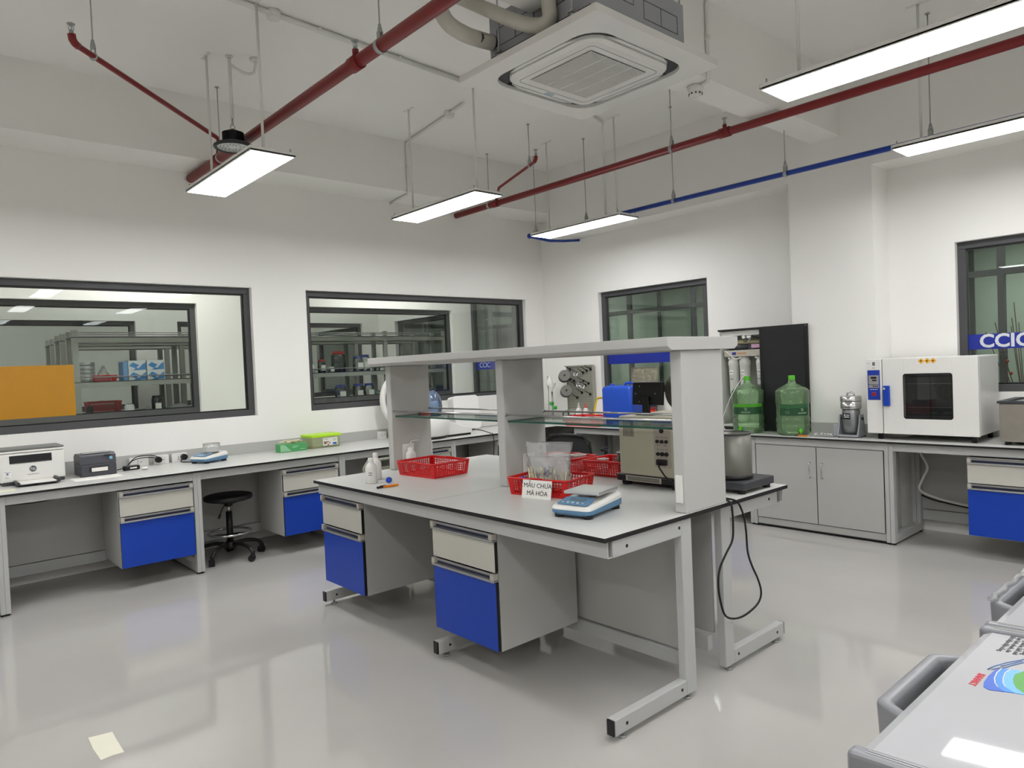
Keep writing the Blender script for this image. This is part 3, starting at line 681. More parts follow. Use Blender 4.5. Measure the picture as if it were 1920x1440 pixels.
for y in (-.1, 0, .1): g.box(y - .003, y + .003, -.214, .214, -.0095, -.0045)
gr = g.out('intake_grille', [m_slot, m_white, m_wpaint], t)
for k in range(4):
    X = Matrix.Rotation(R(90 * k), 4, 'Z')
    g = G(); g.X = X; g.prism([(-.235, .337), (.235, .337), (.17, .358), (-.17, .358)], .006, .014, 'z'); g.out('air_flap', m_wpaint, t)
    g = G(); g.X = X; g.box(-.235, .235, .345, .372, .017, .019); g.out('air_slot', m_ink, t)
G().box(-.03, .03, .275, .30, -.0095, -.0075).out('display_strip', mat('pale_teal_strip', '#9fb6bb', .3), t)
g = G(); q = .36; g.box(-q, q, -q, q, .036, .33, .002)
g.m = 1
case = g.out('case', [m_galv, m_dark], t)
g = G()
for (a, b, c, d) in ((-.30, -.06, .20, .26), (.02, .3, .16, .25)):
    for (u0, u1, v0, v1) in ((a, b, c, c + .003), (a, b, d, d + .003), (a, a + .003, c, d), (b, b + .003, c, d), ((a + b) / 2, (a + b) / 2 + .003, c, d)):
        g.box(u0, u1, -q - .0012, -q + .001, v0, v1); g.box(-q - .0012, -q + .001, u0, u1, v0, v1); g.box(u0, u1, q - .001, q + .0012, v0, v1)
g.out('knockout_line', m_dark, case)
G().box(-q - .003, -q + .001, -q + .01, q - .01, .037, .12).out('insulation_band', m_dark, case, label='dark insulation band on the lower side')
for sx, sy in ((-1, 1), (1, -1), (-1, -1), (1, 1)):
    x, y = sx * (q + .028), sy * (q - .10) if sx < 0 else sy * (q - .04)
    hr = G().cyl((x, y, .03), (x, y, ZC - 2.985), .0045, seg=8).out('hanger_rod', m_zinc, t)
    g = G(); g.box(sx * q, x + sx * .02, y - .015, y + .015, .105, .11); g.cyl((x, y, .092), (x, y, .104), .014, seg=6); g.cyl((x, y, .111), (x, y, .123), .014, seg=6); g.out('hanger_lug', m_zinc, hr)
# refrigerant lines
g = G(); g.tube(smooth_([(-.37, .33, .19), (-.44, .34, .19), (-.53, .365, .205), (-.62, .385, .245), (-.675, .37, .31), (-.675, .32, .39), (-.62, .28, .45), (-.5, .2, .50)]), .040, 14); g.out('insulated_pipe', m_wrap, t)
g = G(); g.tube(smooth_([(-.46, .62, .55), (-.455, .45, .44), (-.45, .16, .24), (-.445, .03, .155), (-.43, -.05, .115), (-.41, -.10, .11), (-.395, -.12, .14), (-.40, -.12, .20), (-.40, -.12, .28)]), .036, 14); g.out('insulated_pipe', m_wrap, t)
G().cyl((-q - .10, .335, .19), (-q + .002, .33, .19), .033).out('pipe_stub', m_dark, t)
G().box(-q - .30, -q - .005, -.145, .035, .225, .32, .004).out('electrical_box', m_white, t, label='white box beside the case')
# ------------------------------------------------------------ things on the island
def lerp(a, b, t): return Vector(a) * (1 - t) + Vector(b) * t
def grid_wall(g, p00, p10, p11, p01, nu, nv, bar=.30, th=.0016, margin=(.08, .12)):
    """perforated wall: bars between bilinear points"""
    P = lambda u, v: lerp(lerp(p00, p10, u), lerp(p01, p11, u), v)
    n = (Vector(p10) - Vector(p00)).cross(Vector(p01) - Vector(p00)).normalized() * th
    def slab(u0, u1, v0, v1):
        a, b, c, d = P(u0, v0), P(u1, v0), P(u1, v1), P(u0, v1)
        g.loft([[a - n, b - n, c - n, d - n], [a + n, b + n, c + n, d + n]], smooth=False)
    mu, mv = margin
    slab(0, mu, 0, 1); slab(1 - mu, 1, 0, 1); slab(mu, 1 - mu, 0, mv); slab(mu, 1 - mu, 1 - mv, 1)
    du = (1 - 2 * mu) / nu; dv = (1 - 2 * mv) / nv
    for i in range(1, nu): u = mu + i * du; slab(u - du * bar / 2, u + du * bar / 2, mv, 1 - mv)
    for j in range(1, nv): v = mv + j * dv; slab(mu, 1 - mu, v - dv * bar / 2, v + dv * bar / 2)
def basket(label, loc, rz, w=.28, d=.37, h=.088, name='plastic_basket', group='red perforated plastic baskets', m=None):
    t = thing(name, label, 'basket', loc, rz, group); m = m or m_red
    a, b = w / 2, d / 2; s = .011
    B = [(-a + s, -b + s, .002), (a - s, -b + s, .002), (a - s, b - s, .002), (-a + s, b - s, .002)]
    T = [(-a, -b, h), (a, -b, h), (a, b, h), (-a, b, h)]
    g = G()
    for i in range(4):
        j = (i + 1) % 4; L = (Vector(T[j]) - Vector(T[i])).length
        grid_wall(g, B[i], B[j], T[j], T[i], max(8, int(L / .020)), 5)
    g.box(-a + s, a - s, -b + s, b - s, 0, .004)
    g.out('basket_body', m, t)
    rr = rrect(a + .003, b + .003, .014, 3)
    G().tube([(x, y, h) for x, y in rr], .0052, 8, close=True).out('rim', m, t)
    for sy in (-1, 1):
        G().box(-.035, .035, sy * (b + .003) - .008, sy * (b + .003) + .008, h - .001, h + .008, .003).out('handle', m, t)
    return t
I = ITZ
bk = basket('red perforated basket with a white card and a bag of sticks, behind the blue scale', (2.573, 2.605, I), -78, .36, .27)
basket('empty red perforated basket left on the island behind the pen', (2.60, 3.70, I), -86, .37, .29)
basket('red perforated basket of clear tubs right of the zip bag', (3.17, 3.10, I), -88, .33, .27)
basket('red perforated basket with a glass beaker beside the beige instrument', (3.24, 2.71, I), -86, .32, .26)
# label card
cd = thing('sample_card', 'white card reading MẪU CHƯA MÃ HÓA leaning on the front red basket', 'card', (2.403, 2.545, I), 0)
cx = Vector((.205, -.979, 0)); cy = Vector((.20, .04, .98)).normalized()
F = frame((0, 0, 0), cx, cy); g = G(); g.X = F; g.box(-.088, .088, .0, .092, -.0008, .0008); g.out('card', m_paper, cd)
for s, yy in (('MẪU CHƯA', .064), ('MÃ HÓA', .026)):
    text(s, .032, 'lettering', m_ink, cd, F @ Matrix.Translation((0.004, yy, .0012)), .0004, label='black printed letters', bold=0)
# zip bag with sticks
bg = thing('zip_bag', 'clear zip bag full of pale sticks standing in the front red basket', 'bag', (2.575, 2.62, I + .008), -70, None, None)
random.seed(7)
def crumpled(w, h, t0, name, m, par, amp=.006, seed=1, nx=16, ny=18, top=0.2):
    rnd = random.Random(seed); g = G(); rings = []
    def thick(v): return t0 * (1 - v) ** 1.3 * min(1, .35 + v * 6) + .003
    for j in range(ny + 1):
        v = j / ny; r = []
        for side in (1, -1):
            for i in range(nx + 1):
                u = i / nx if side > 0 else 1 - i / nx
                if side < 0 and i in (0, nx): continue
                e = math.sin(PI * u) ** .6 if 0 < u < 1 else 0
                x = (u - .5) * w * (1 - .10 * math.sin(v * PI * 1.1)) + rnd.uniform(-amp, amp) * .6
                y = side * thick(v) * e + rnd.uniform(-amp, amp) * (.3 + e) + .05 * (v - .5) ** 2
                r.append((x, y, v * h + rnd.uniform(-amp, amp) * (.4 if 0 < j < ny else 0)))
        rings.append(r)
    g.loft(rings, smooth=True); return g.out(name, m, par)
crumpled(.27, .255, .055, 'bag_film', m_clear, bg, .010, 3)
m_stick = mat('pale_sticks', '#dcd8b4', .45, var=.06, scale=30)
g = G(); rn = random.Random(5)
for k in range(150):
    x = rn.uniform(-.105, .105); y = rn.uniform(-.030, .030) * (1 - abs(x) * 4); l = rn.uniform(.07, .125)
    g.cyl((x, y, .008), (x + rn.uniform(-.02, .02), y + rn.uniform(-.01, .01), .008 + l), .0026, seg=6)
o = g.out('sticks', m_stick, bg); o['kind'] = 'stuff'
crumpled(.235, .175, .034, 'inner_bag', pane('milky_film', (.93, .94, .94, 1), .8, .2, .46, (.95, .95, .93, 1)), bg, .008, 9)
g = G(); g.box(-.115, .115, .008, .013, .249, .254, .001); g.out('zip_strip', m_clear, bg)
g = G()
for k, (a, b) in enumerate([((-.01, .09), (.03, .12)), ((.0, .13), (.0, .09)), ((.01, .12), (.035, .09)), ((.02, .135), (.045, .125)), ((.012, .08), (.04, .105))]):
    g.cyl((a[0], -.048, a[1]), (b[0], -.048, b[1]), .0012, seg=6)
g.out('marker_writing', mat('blue_marker_ink', '#2a3c8c', .6, var=0), bg)
def screw_cap(name, label, loc, rot, m, r=.017, h=.018):
    t = thing(name, label, 'cap', loc, 0, None, rot); g = G()
    g.lathe([(.0001, h), (r * .9, h), (r, h - .002), (r, 0), (r * .86, 0), (r * .86, h - .004), (.0001, h - .004)], seg=30)
    g.out('cap_shell', m, t); g = G()
    for k in range(24): a = 2 * PI * k / 24; g.cyl((r * math.cos(a), r * math.sin(a), .002), (r * math.cos(a), r * math.sin(a), h - .003), .0010, seg=5)
    g.out('ribs', m, t); return t
m_bcap = mat('blue_cap_plastic', '#1748b8', .35, var=.01)
screw_cap('bottle_cap', 'blue screw cap standing on edge beside the orange pen', (2.239, 3.645, I + .018), (R(90), 0, R(-55)), m_bcap)
screw_cap('bottle_cap', 'blue screw cap inside the front red basket before the bag', (2.45, 2.68, I + .075), (R(60), 0, R(-70)), m_bcap, .015)
# pen
t = thing('cutter_knife', 'orange pen-like cutter lying at the left end of the island', 'pen', (2.14, 3.505, I + .007), -5)
m_or = mat('orange_plastic', '#e8851c', .35); g = G(); g.box(-.030, .068, -.006, .006, -.006, .007, .003); g.out('barrel', m_or, t)
g = G(); g.box(-.070, -.030, -.0055, .0055, -.0055, .0065, .003); g.box(-.05, -.01, -.003, .003, .006, .0095, .001); g.out('grip', m_black, t)
# bottles
def round_bottle(name, label, loc, prof, m, cap=None, cat='bottle', group=None, capm=None, marks=0):
    t = thing(name, label, cat, loc, 0, group); G().lathe(prof, seg=32).out('bottle_body', m, t)
    if cap: G().lathe(cap, seg=24).out('cap', capm or m_white, t)
    for k in range(marks):
        g = G(); z = .062 - k * .013; r = max(p[0] for p in prof) + .0006
        for a in range(-128, -92, 9):
            aa = R(a - 18); b = R(a - 18 + 6); g.quad((r * math.cos(aa), r * math.sin(aa), z), (r * math.cos(b), r * math.sin(b), z), (r * math.cos(b), r * math.sin(b), z + .006), (r * math.cos(aa), r * math.sin(aa), z + .006))
        g.out('label_print', mat('purple_print', '#4b4570', .6, var=0), t)
    return t
WB = [(.0001, 0), (.032, 0), (.035, .004), (.035, .092), (.031, .106), (.018, .122), (.0145, .126), (.0145, .132), (.0001, .132)]
WC = [(.0165, .126), (.0165, .150), (.014, .153), (.0001, .153)]
round_bottle('reagent_bottle', 'white round bottle at the left end of the island, nearer one', (2.17, 3.735, I), WB, m_white, WC, marks=2, group='white bottles at the left end of the island')
round_bottle('reagent_bottle', 'white round bottle at the left end of the island, further one', (2.265, 3.84, I), [(r, z * 1.08) for r, z in WB], m_white, [(r, z * 1.08) for r, z in WC], marks=1, group='white bottles at the left end of the island')
t = thing('wash_bottle', 'translucent wash bottle with bent spout behind the empty red basket', 'bottle', (2.645, 4.02, I))
m_ldpe = mat('milky_plastic', '#dcdcd8', .4, var=.01)
G().lathe([(.0001, 0), (.031, 0), (.034, .005), (.034, .105), (.028, .118), (.017, .124), (.0001, .124)], seg=28).out('bottle_body', m_ldpe, t)
G().lathe([(.0205, .118), (.0205, .142), (.010, .149), (.0001, .149)], seg=24).out('cap', m_white, t)
G().tube([(0, 0, .145), (0, 0, .175), (.004, -.004, .187), (.014, -.010, .194), (.05, -.03, .194)], .0032, 8).out('spout', m_white, t)
# electronic scale
m_sblue = mat('scale_blue_grey', '#5c84a6', .35, var=.01); m_lcd = mat('grey_display', '#5d6f72', .2, var=0)
def scale_body(t, ww=.20, ll=.315):
    a = ww / 2
    def pr(z, k, f, hx=a):   # outline at height z, rounded front
        return [(x * k, y * 1 , z) for x, y in f]
    def outline(hw, y0, y1, r=.03):
        p = []
        for cx, cy, q in ((hw - r, y1 - r, 0), (-hw + r, y1 - r, 90), (-hw + r, y0 + r, 180), (hw - r, y0 + r, 270)):
            for i in range(5): w = R(q + 22.5 * i); p.append((cx + r * math.cos(w), cy + r * math.sin(w)))
        return p
    y0, y1 = -ll / 2, ll / 2
    g = G(); g.loft([[(x, y, .012) for x, y in outline(a - .012, y0 + .012, y1 - .01)], [(x, y, .022) for x, y in outline(a, y0, y1)], [(x, y, .037 + .014 * (y - y0) / ll) for x, y in outline(a + .001, y0 - .001, y1)]], smooth=False)
    g.out('base_shell', m_sblue, t)
    zt = lambda y: .045 + .028 * min(1, max(0, (y - y0) / (ll * .42)))
    g = G(); g.loft([[(x, y, .037 + .014 * (y - y0) / ll) for x, y in outline(a + .001, y0 - .001, y1)], [(x, y, .041 + (zt(y) - .045) * .85) for x, y in outline(a, y0, y1)], [(x * .88, y * .95, zt(y) + .006) for x, y in outline(a, y0, y1, .025)]], smooth=False)
    g.out('top_shell', m_wpaint, t)
    # control panel lying on the slope
    s = (zt(y0 + .1) - zt(y0 + .02)) / .08; yd = Vector((0, 1, s)).normalized(); c = Vector((0, y0 + .066, zt(y0 + .066) + .0062))
    F = frame(c, (1, 0, 0), yd)
    g = G(); g.X = F; g.prism([(-.078, -.038), (-.07, -.046), (.07, -.046), (.078, -.038), (.072, .036), (.03, .044), (-.03, .044), (-.072, .036)], 0, .0018); p = g.out('control_panel', m_sblue, t)
    g = G(); g.X = F; g.box(-.040, .040, .0, .024, .0015, .0028); g.out('display', m_lcd, p)
    for k in range(5):
        g = G(); g.X = F; g.cyl((-.056 + .025 * k, -.024, .0015), (-.056 + .025 * k, -.024, .0038), .0055, seg=14); g.out('button', m_white if k in (1, 2, 3) else m_cap, p)
    for sx in (-1, 1):
        for yy in (y0 + .035, y1 - .035): G().cyl((sx * (a - .028), yy, 0), (sx * (a - .028), yy, .014), .021, seg=20).out('foot', m_black, t)
m_pan = mat('bright_steel', '#cfcfce', .28, metal=.75, var=.02)
t = thing('electronic_scale', 'blue and white electronic scale with square steel pan near the island corner', 'scale', (2.325, 2.128, I), -78)
scale_body(t)
g = G(); g.box(-.09, .09, -.055, .125, .086, .100, .004); g.out('weighing_pan', m_pan, t)
g = G(); g.cyl((0, .035, .072), (0, .035, .087), .03); g.out('pan_support', m_wpaint, t)
t['label'] = 'blue and white electronic scale with square steel pan near the island corner'
# beige instrument
m_beige = mat('beige_enamel', '#c5c1ac', .38, var=.012)
t = thing('lab_instrument', 'beige boxed instrument with black base and cable sockets under the glass board', 'instrument', (3.19, 2.27, I))
x0, x1, y0, y1 = -.205, .20, -.175, .21
G().box(x0, x1, y0, y1, .052, .372, .006).out('case', m_beige, t)
g = G(); g.box(x0 - .018, x1 + .01, y0 - .012, y1 + .014, .022, .060, .008); g.out('base_tray', m_black, t)
for sx in (x0 + .02, x1 - .03):
    for sy in (y0 + .03, y1 - .03): G().cyl((sx, sy, 0), (sx, sy, .026), .026, .030, 18).out('foot', m_rubber, t)
g = G(); g.X = frame((x0 - .0195, .04, .041), (0, -1, 0), (0, 0, 1)); g.box(-.115, .115, -.014, .014, 0, .002, .0); g.m = 1
for k in range(34): g.box(-.104 + k * .0062, -.1005 + k * .0062, -.010, -.0005, .0018, .0026); g.box(-.104 + k * .0062, -.1005 + k * .0062, .001, .010, .0018, .0026)
g.out('vent_plate', [m_cap, m_ink], t)
g = G(); g.X = frame((x0 - .0003, 0, 0), (0, -1, 0), (0, 0, 1))
for k in range(7): g.box(-.178 + k * .0105, -.1745 + k * .0105, .262, .345, -.001, .0008)
g.out('vent_slot', m_ink, t); t.children[-1]['kind'] = 'stuff'
F = frame((x0 - .0004, -.075, .215), (0, -1, 0), (0, 0, 1))
g = G(); g.X = F; g.box(-.052, .052, -.105, .14, 0, .0015); pl = g.out('socket_plate', mat('pale_plate', '#b5aba0', .45), t)
for x, y, r in ((0.0, .085, .012), (-.028, .030, .0095), (0, .030, .0095), (.028, .030, .0095), (-.026, -.035, .010), (0, -.035, .0115), (.027, -.035, .0115)):
    g = G(); g.X = F; g.cyl((x, y, .001), (x, y, .010), r, r * .9, 16); g.out('knob', m_black, pl)
g = G(); g.X = F
for x, y in ((-.028, .052), (0, .052), (.028, .052), (-.026, .010), (.02, .010), (-.026, -.012), (0, -.012), (.027, -.012), (0, .11)): g.box(x - .010, x + .010, y - .0015, y + .0015, .001, .002)
g.out('socket_print', m_greytxt, pl)
g = G(); g.X = F; g.box(-.030, .030, -.092, -.062, .001, .020, .004); g.out('power_plug', m_black, pl)
g = G(); q = F @ Vector((-.012, -.08, .02)); g.tube([q, q + Vector((-.012, -.01, -.02)), q + Vector((-.02, -.05, -.06)), q + Vector((-.028, -.105, -.092)), q + Vector((-.03, -.16, -.105))], .0042, 8); g.out('power_cable', m_rubber, t)
mo = thing('display_monitor', 'small black display on a pole behind the glass board, seen from the back', 'monitor', (3.10, 2.36, I + .372), 0)
g = G(); g.X = frame((0, 0, .115), (0, -1, 0), (.1, 0, 1)); g.box(-.098, .098, -.062, .062, -.012, .012, .003); g.out('display_housing', m_black, mo)
g = G(); g.X = frame((0, 0, .115), (0, -1, 0), (.1, 0, 1))
for x, y in ((-.05, .04), (.055, -.0), (.02, -.045), (-.075, 0), (-.05, -.045)): g.cyl((x, y, .0118), (x, y, .0135), .003, seg=8)
g.out('screw_heads', m_zinc, mo)
g = G(); g.X = frame((0, 0, .0), (0, -1, 0), (0, 0, 1)); g.box(-.022, .022, .004, .10, .012, .030, .003); g.out('pole', m_black, mo)
g = G(); g.box(-.05, .05, -.06, .05, 0, .006, .002); g.out('mounting_foot', m_black, mo)
# hot plate and pot
hp = thing('hot_plate', 'black flat hot plate under the steel pot on the island', 'hot plate', (3.195, 1.905, I), 0)
g = G(); g.box(-.14, .155, -.125, .105, .018, .058, .006); g.out('housing', m_dark, hp)
for sx in (-.11, .125):
    for sy in (-.095, .075): G().cyl((sx, sy, 0), (sx, sy, .02), .020, seg=16).out('foot', m_rubber, hp)
po = thing('steel_pot', 'tall grey steel pot with black handle half hidden by the shelf post', 'pot', (3.17, 1.905, I + .058), 0)
m_pot = mat('satin_steel', '#77766f', .45, metal=.5, var=.04)
G().lathe([(.0001, .008), (.090, .008), (.092, .012), (.092, .225), (.089, .225), (.089, .018), (.0001, .018)], seg=40).out('pot_body', m_pot, po)
G().lathe([(.0905, 0), (.095, .002), (.095, .022), (.0905, .022)], seg=40).out('bottom_ring', m_black, po)
G().tube([(.0925 * math.cos(R(a)), .0925 * math.sin(R(a)), .227) for a in range(0, 360, 12)], .0035, 6, close=True).out('rim', m_dark, po)
G().box(.090, .135, -.018, .018, .195, .215, .005).out('handle', m_black, po)
g = G(); g.X = frame((.02, .292, .440), (0, -1, 0), (.06, 0, 1)); g.cyl((0, 0, -.012), (0, 0, .012), .110, seg=40); g.out('lid', m_pot, po, label='round grey lid standing open')
G().tube([(0, .088, .20), (.005, .12, .30), (.015, .19, .375)], .009, 8).out('lid_arm', m_pot, po)
# cable hanging over the end of the island
t = thing('power_cable', 'long black power cable looping down from the end of the island', 'cable', (2.88, 1.735, .5))
pts = [(2.875, 1.80, .812), (2.868, 1.75, .806), (2.868, 1.735, .78), (2.87, 1.733, .70), (2.86, 1.733, .63), (2.80, 1.731, .58), (2.745, 1.731, .525), (2.728, 1.731, .46), (2.74, 1.731, .38), (2.775, 1.731, .305), (2.85, 1.731, .270), (2.95, 1.731, .262), (3.06, 1.731, .285), (3.095, 1.731, .33), (3.07, 1.731, .40), (3.02, 1.731, .475), (2.985, 1.731, .55), (2.978, 1.731, .64), (2.965, 1.732, .715), (2.93, 1.733, .78), (2.90, 1.74, .806), (2.89, 1.80, .812)]
def smooth(pts, n=4):
    P = [Vector(p) for p in pts]; out = []
    for i in range(len(P) - 1):
        a = P[max(i - 1, 0)]; b = P[i]; c = P[i + 1]; d = P[min(i + 2, len(P) - 1)]
        for k in range(n):
            s = k / n; out.append(.5 * ((2 * b) + (c - a) * s + (2 * a - 5 * b + 4 * c - d) * s * s + (3 * b - a - 3 * c + d) * s ** 3))
    return out + [P[-1]]
G().tube(smooth(pts), .0048, 8).out('cable', m_rubber, t, True)
# plug on the middle post
t = thing('power_plug', 'black plug in the socket of the middle shelf post', 'plug', (2.735, 2.905, .875))
G().box(-.022, .022, -.022, .009, -.018, .018, .006).out('plug_body', m_black, t)
G().tube(smooth([(0.01, -.018, -.01), (.03, -.04, -.04), (.05, -.03, -.068), (.12, .0, -.0705)]), .0035, 8).out('cable', m_rubber, t)
# tubs and beaker in the right baskets
def tub(label, loc, w, d, h, name='clear_tub'):
    t = thing(name, label, 'tub', loc, random.uniform(-12, 12), 'clear tubs in the right baskets')
    g = G(); f = rrect(w / 2, d / 2, .012, 3); g.loft([[(x * .9, y * .9, 0) for x, y in f], [(x, y, h) for x, y in f]], cap=True, smooth=False); g.out('tub_body', m_clear, t)
    G().tube([(x * 1.02, y * 1.02, h) for x, y in f], .0022, 6, close=True).out('rim', m_ldpe, t)
tub('large clear tub lying in the red basket right of the zip bag', (3.12, 3.08, I + .006), .12, .10, .095); tub('round clear dish at the back of the red basket right of the zip bag', (3.25, 3.05, I + .006), .09, .09, .085)
tub('small clear tub at the left of the red basket right of the zip bag', (3.20, 3.18, I + .006), .08, .06, .088)
tub('small clear cup in the red basket beside the beige instrument', (3.19, 2.78, I + .006), .055, .055, .085)
t = thing('glass_beaker', 'glass beaker with steel rim in the red basket by the beige instrument', 'beaker', (3.27, 2.66, I + .006))
G().lathe([(.0001, 0), (.058, 0), (.06, .005), (.06, .125), (.057, .125), (.057, .008), (.0001, .008)], seg=32).out('beaker_wall', m_lab, t)
G().tube([(.061 * math.cos(R(a)), .061 * math.sin(R(a)), .125) for a in range(0, 360, 12)], .003, 6, close=True).out('rim', m_chrome, t)
t = thing('marker_pen', 'red marker pen lying on the far glass board', 'pen', (2.76, 4.0, 1.176), -70)
G().cyl((-.03, 0, 0), (.05, 0, 0), .0075, seg=12).out('barrel', m_red, t); G().cyl((-.05, 0, 0), (-.031, 0, 0), .0065, seg=12).out('cap', m_black, t)
# ------------------------------------------------------------ left bench things
B = BZ
# printer
t = thing('laser_printer', 'white and grey laser printer at the left edge on the long bench', 'printer', (.765, 5.975, B))
g = G(); g.box(-.195, .195, 0, .30, .022, .222, .010); g.out('body', m_white, t)
g = G(); g.box(-.180, .19, .004, .29, 0, .034, .004); g.out('base', m_dark, t)
g = G(); g.box(-.195, .195, -.004, .30, .224, .238, .004); g.m = 0; g.out('scanner_unit', m_white, t)
g = G(); g.box(-.193, .193, -.002, .298, .240, .252, .004); g.out('scanner_lid', mat('grey_lid', '#6f706e', .45), t)
g = G(); g.box(-.135, .115, -.0015, .03, .150, .205); g.m = 1; g.box(-.125, .105, -.003, .0, .150, .156, .0); g.out('paper_slot', [m_ink, m_dark], t)
g = G(); g.box(-.115, .135, -.165, .02, .010, .018, .002); g.box(.120, .138, -.165, .02, .010, .040, .004); g.box(-.118, -.100, -.165, .02, .010, .034, .004); tr = g.out('paper_tray', m_dark, t)
G().box(-.095, .112, -.168, .01, .018, .024).out('paper_stack', m_paper, tr)
F = frame((.0, -.0012, .105), (1, 0, 0), (0, 0, 1))
g = G(); g.X = F; g.cyl((0, 0, 0), (0, 0, .0012), .021, seg=32); g.out('round_logo', mat('logo_grey', '#55565a', .4), t)
text('hp', .030, 'logo_lettering', m_wtxt, t, F @ Matrix.Translation((0, .001, .0018)) @ Matrix.Shear('XY', 4, (.15, 0)), .0003, label='white letters')
g = G(); g.X = F; g.box(-.035, .035, -.040, -.0375, 0, .0008); g.out('model_print', m_greytxt, t)
g = G(); g.X = frame((-.150, -.0012, .075), (1, 0, 0), (0, 0, 1)); g.box(-.024, .024, -.03, .03, 0, .0006); g.m = 1; g.box(-.018, .018, .018, .021, .0006, .001); g.box(-.006, .006, .0, .014, .0006, .001); g.box(-.016, .0, -.014, -.012, .0006, .001); g.box(-.016, .012, -.022, -.020, .0006, .001); g.out('sticker', [m_paper, mat('blue_grey_print', '#6b7693', .6)], t)
# label printer
t = thing('label_printer', 'compact dark grey label printer beside the white laser printer', 'printer', (1.17, 5.958, B))
m_lp = mat('printer_charcoal', '#43444a', .42, var=.02)
g = G(); g.prism([(-.002, 0), (.25, 0), (.25, .090), (-.002, .090)], -.117, .117, 'x', .006); g.out('body', m_lp, t)
g = G(); g.loft([[(x, y, z) for x in () for y, z in ()]] and [[(sx, .0, .092), (sx, .245, .092), (sx, .245, .14), (sx, .20, .162), (sx, .06, .166), (sx, .012, .150)] for sx in (-.117, -.09, .09, .117)], smooth=False); g.out('top_cover', m_lp, t)
g = G(); g.box(-.085, .085, .05, .19, .1655, .1675); g.out('cover_window', mat('smoky_window', '#5c5e62', .15), t)
g = G(); g.box(-.062, .062, -.006, .01, .030, .070, .002); g.out('exit_slot', m_ink, t)
g = G(); g.X = frame((.004, -.0072, .049), (1, 0, 0), (0, -.05, 1)); g.box(-.053, .053, -.014, .014, 0, .001); g.out('blank_label', m_paper, t)
g = G(); g.X = frame((.082, .003, .128), (1, 0, 0), (0, .25, 1)); g.box(-.010, .010, -.012, .008, -.001, .006); g.out('blue_badge', mat('light_blue', '#7fb2d4', .4), t)
g = G(); g.X = frame((.06, .0065, .147), (1, 0, 0), (0, .25, 1)); g.box(-.022, .022, -.005, .005, .0, .005); nb = g.out('name_plate', m_black, t)
t = thing('paper_sheet', 'white paper sheet lying before the label printer', 'paper', (1.14, 5.83, B)); G().box(-.16, .15, -.09, .12, .0003, .001).out('sheet', m_paper, t)
t = thing('paper_sheet', 'yellowish paper lying at the left edge before the laser printer', 'paper', (.60, 5.70, B)); G().box(-.12, .03, -.05, .08, .0003, .001).out('sheet', mat('cream_paper', '#dcd9c0', .7), t)
# power adapter, mouse, strips, cables
t = thing('power_adapter', 'black power adapter with cable right of the label printer', 'adapter', (1.40, 6.10, B), 8)
G().box(-.035, .075, -.03, .03, 0, .034, .006).out('adapter_body', m_black, t)
G().box(-.0, .05, -.0312, -.030, .012, .022).out('rating_label', m_paper, t)
G().tube(smooth([(-.03, 0, .02), (-.08, .02, .01), (-.12, .04, .006), (-.17, .03, .006)]), .004, 8).out('cable', m_rubber, t)
t = thing('stone_eraser', 'small white rounded lump on the bench before the adapter', 'eraser', (1.49, 6.0, B)); G().sphere((0, 0, .012), .026, 16, 10, .45).out('lump', m_white, t)
def wallbox(label, x, w=.10, h=.075):
    t = thing('trunking_socket', label, 'socket', (x, 6.285, B + .035), group='white socket boxes along the left bench')
    G().box(-w / 2, w / 2, -.014, .033, -h / 2, h / 2, .005).out('housing', m_white, t)
    g = G(); g.X = frame((0, -.0142, 0), (1, 0, 0), (0, 0, 1)); g.box(-.012, -.008, .004, .014, 0, .0006); g.box(-.012, -.008, -.014, -.004, 0, .0006); g.box(.008, .02, -.002, .002, 0, .0006); g.out('socket_holes', m_black, t)
wallbox('white socket box right of the label printer, leftmost', 1.52, .14); wallbox('white socket box behind the black plugs', 1.69, .11); wallbox('white socket box just left of the wrapped scale', 1.83, .12); wallbox('single white socket box left of the island shelf post', 3.80, .09)
for (x, y, s) in ((1.66, 6.25, 'left'), (1.86, 6.25, 'right')):
    t = thing('power_plug', 'round black plug in the socket boxes, %s one' % s, 'plug', (x, y, B + .04))
    G().cyl((0, -.020, 0), (0, .018, 0), .023, .026, 20).out('plug_body', m_black, t)
    if s == 'left': c = [(0, -.02, 0), (-.02, -.05, .02), (-.12, -.05, .035), (-.2, -.04, .02), (-.25, -.07, -.02), (-.27, -.12, -.03)]
    else: c = [(0, -.02, 0), (-.02, -.05, .0), (-.05, -.08, -.03), (.02, -.12, -.036), (.07, -.14, -.036)]
    G().tube(smooth(c), .004, 8).out('cable', m_rubber, t)
t = thing('power_cable', 'thin black cable arching over the socket boxes', 'cable', (1.5, 6.2, B + .05)); G().tube(smooth([(1.40, 6.20, B + .006), (1.44, 6.21, B + .05), (1.50, 6.23, B + .085), (1.60, 6.24, B + .085), (1.66, 6.235, B + .06)]), .0035, 8).out('cable', m_rubber, t, True)
# second scale in plastic
t = thing('wrapped_scale', 'blue and white scale with round pan still in clear film on the long bench', 'scale', (1.985, 6.02, B), -66)
scale_body(t, .19, .25)
G().cyl((0, .03, .078), (0, .03, .084), .055, seg=32).out('weighing_pan', m_stain, t)
G().lathe([(.066, .085), (.066, .15), (.0001, .15)], (0, .03, 0), 28).out('draft_shield', m_clear, t)
G().tube([(.066 * math.cos(R(a)), .03 + .066 * math.sin(R(a)), .15) for a in range(0, 360, 15)], .003, 6, close=True).out('shield_rim', m_stain, t)
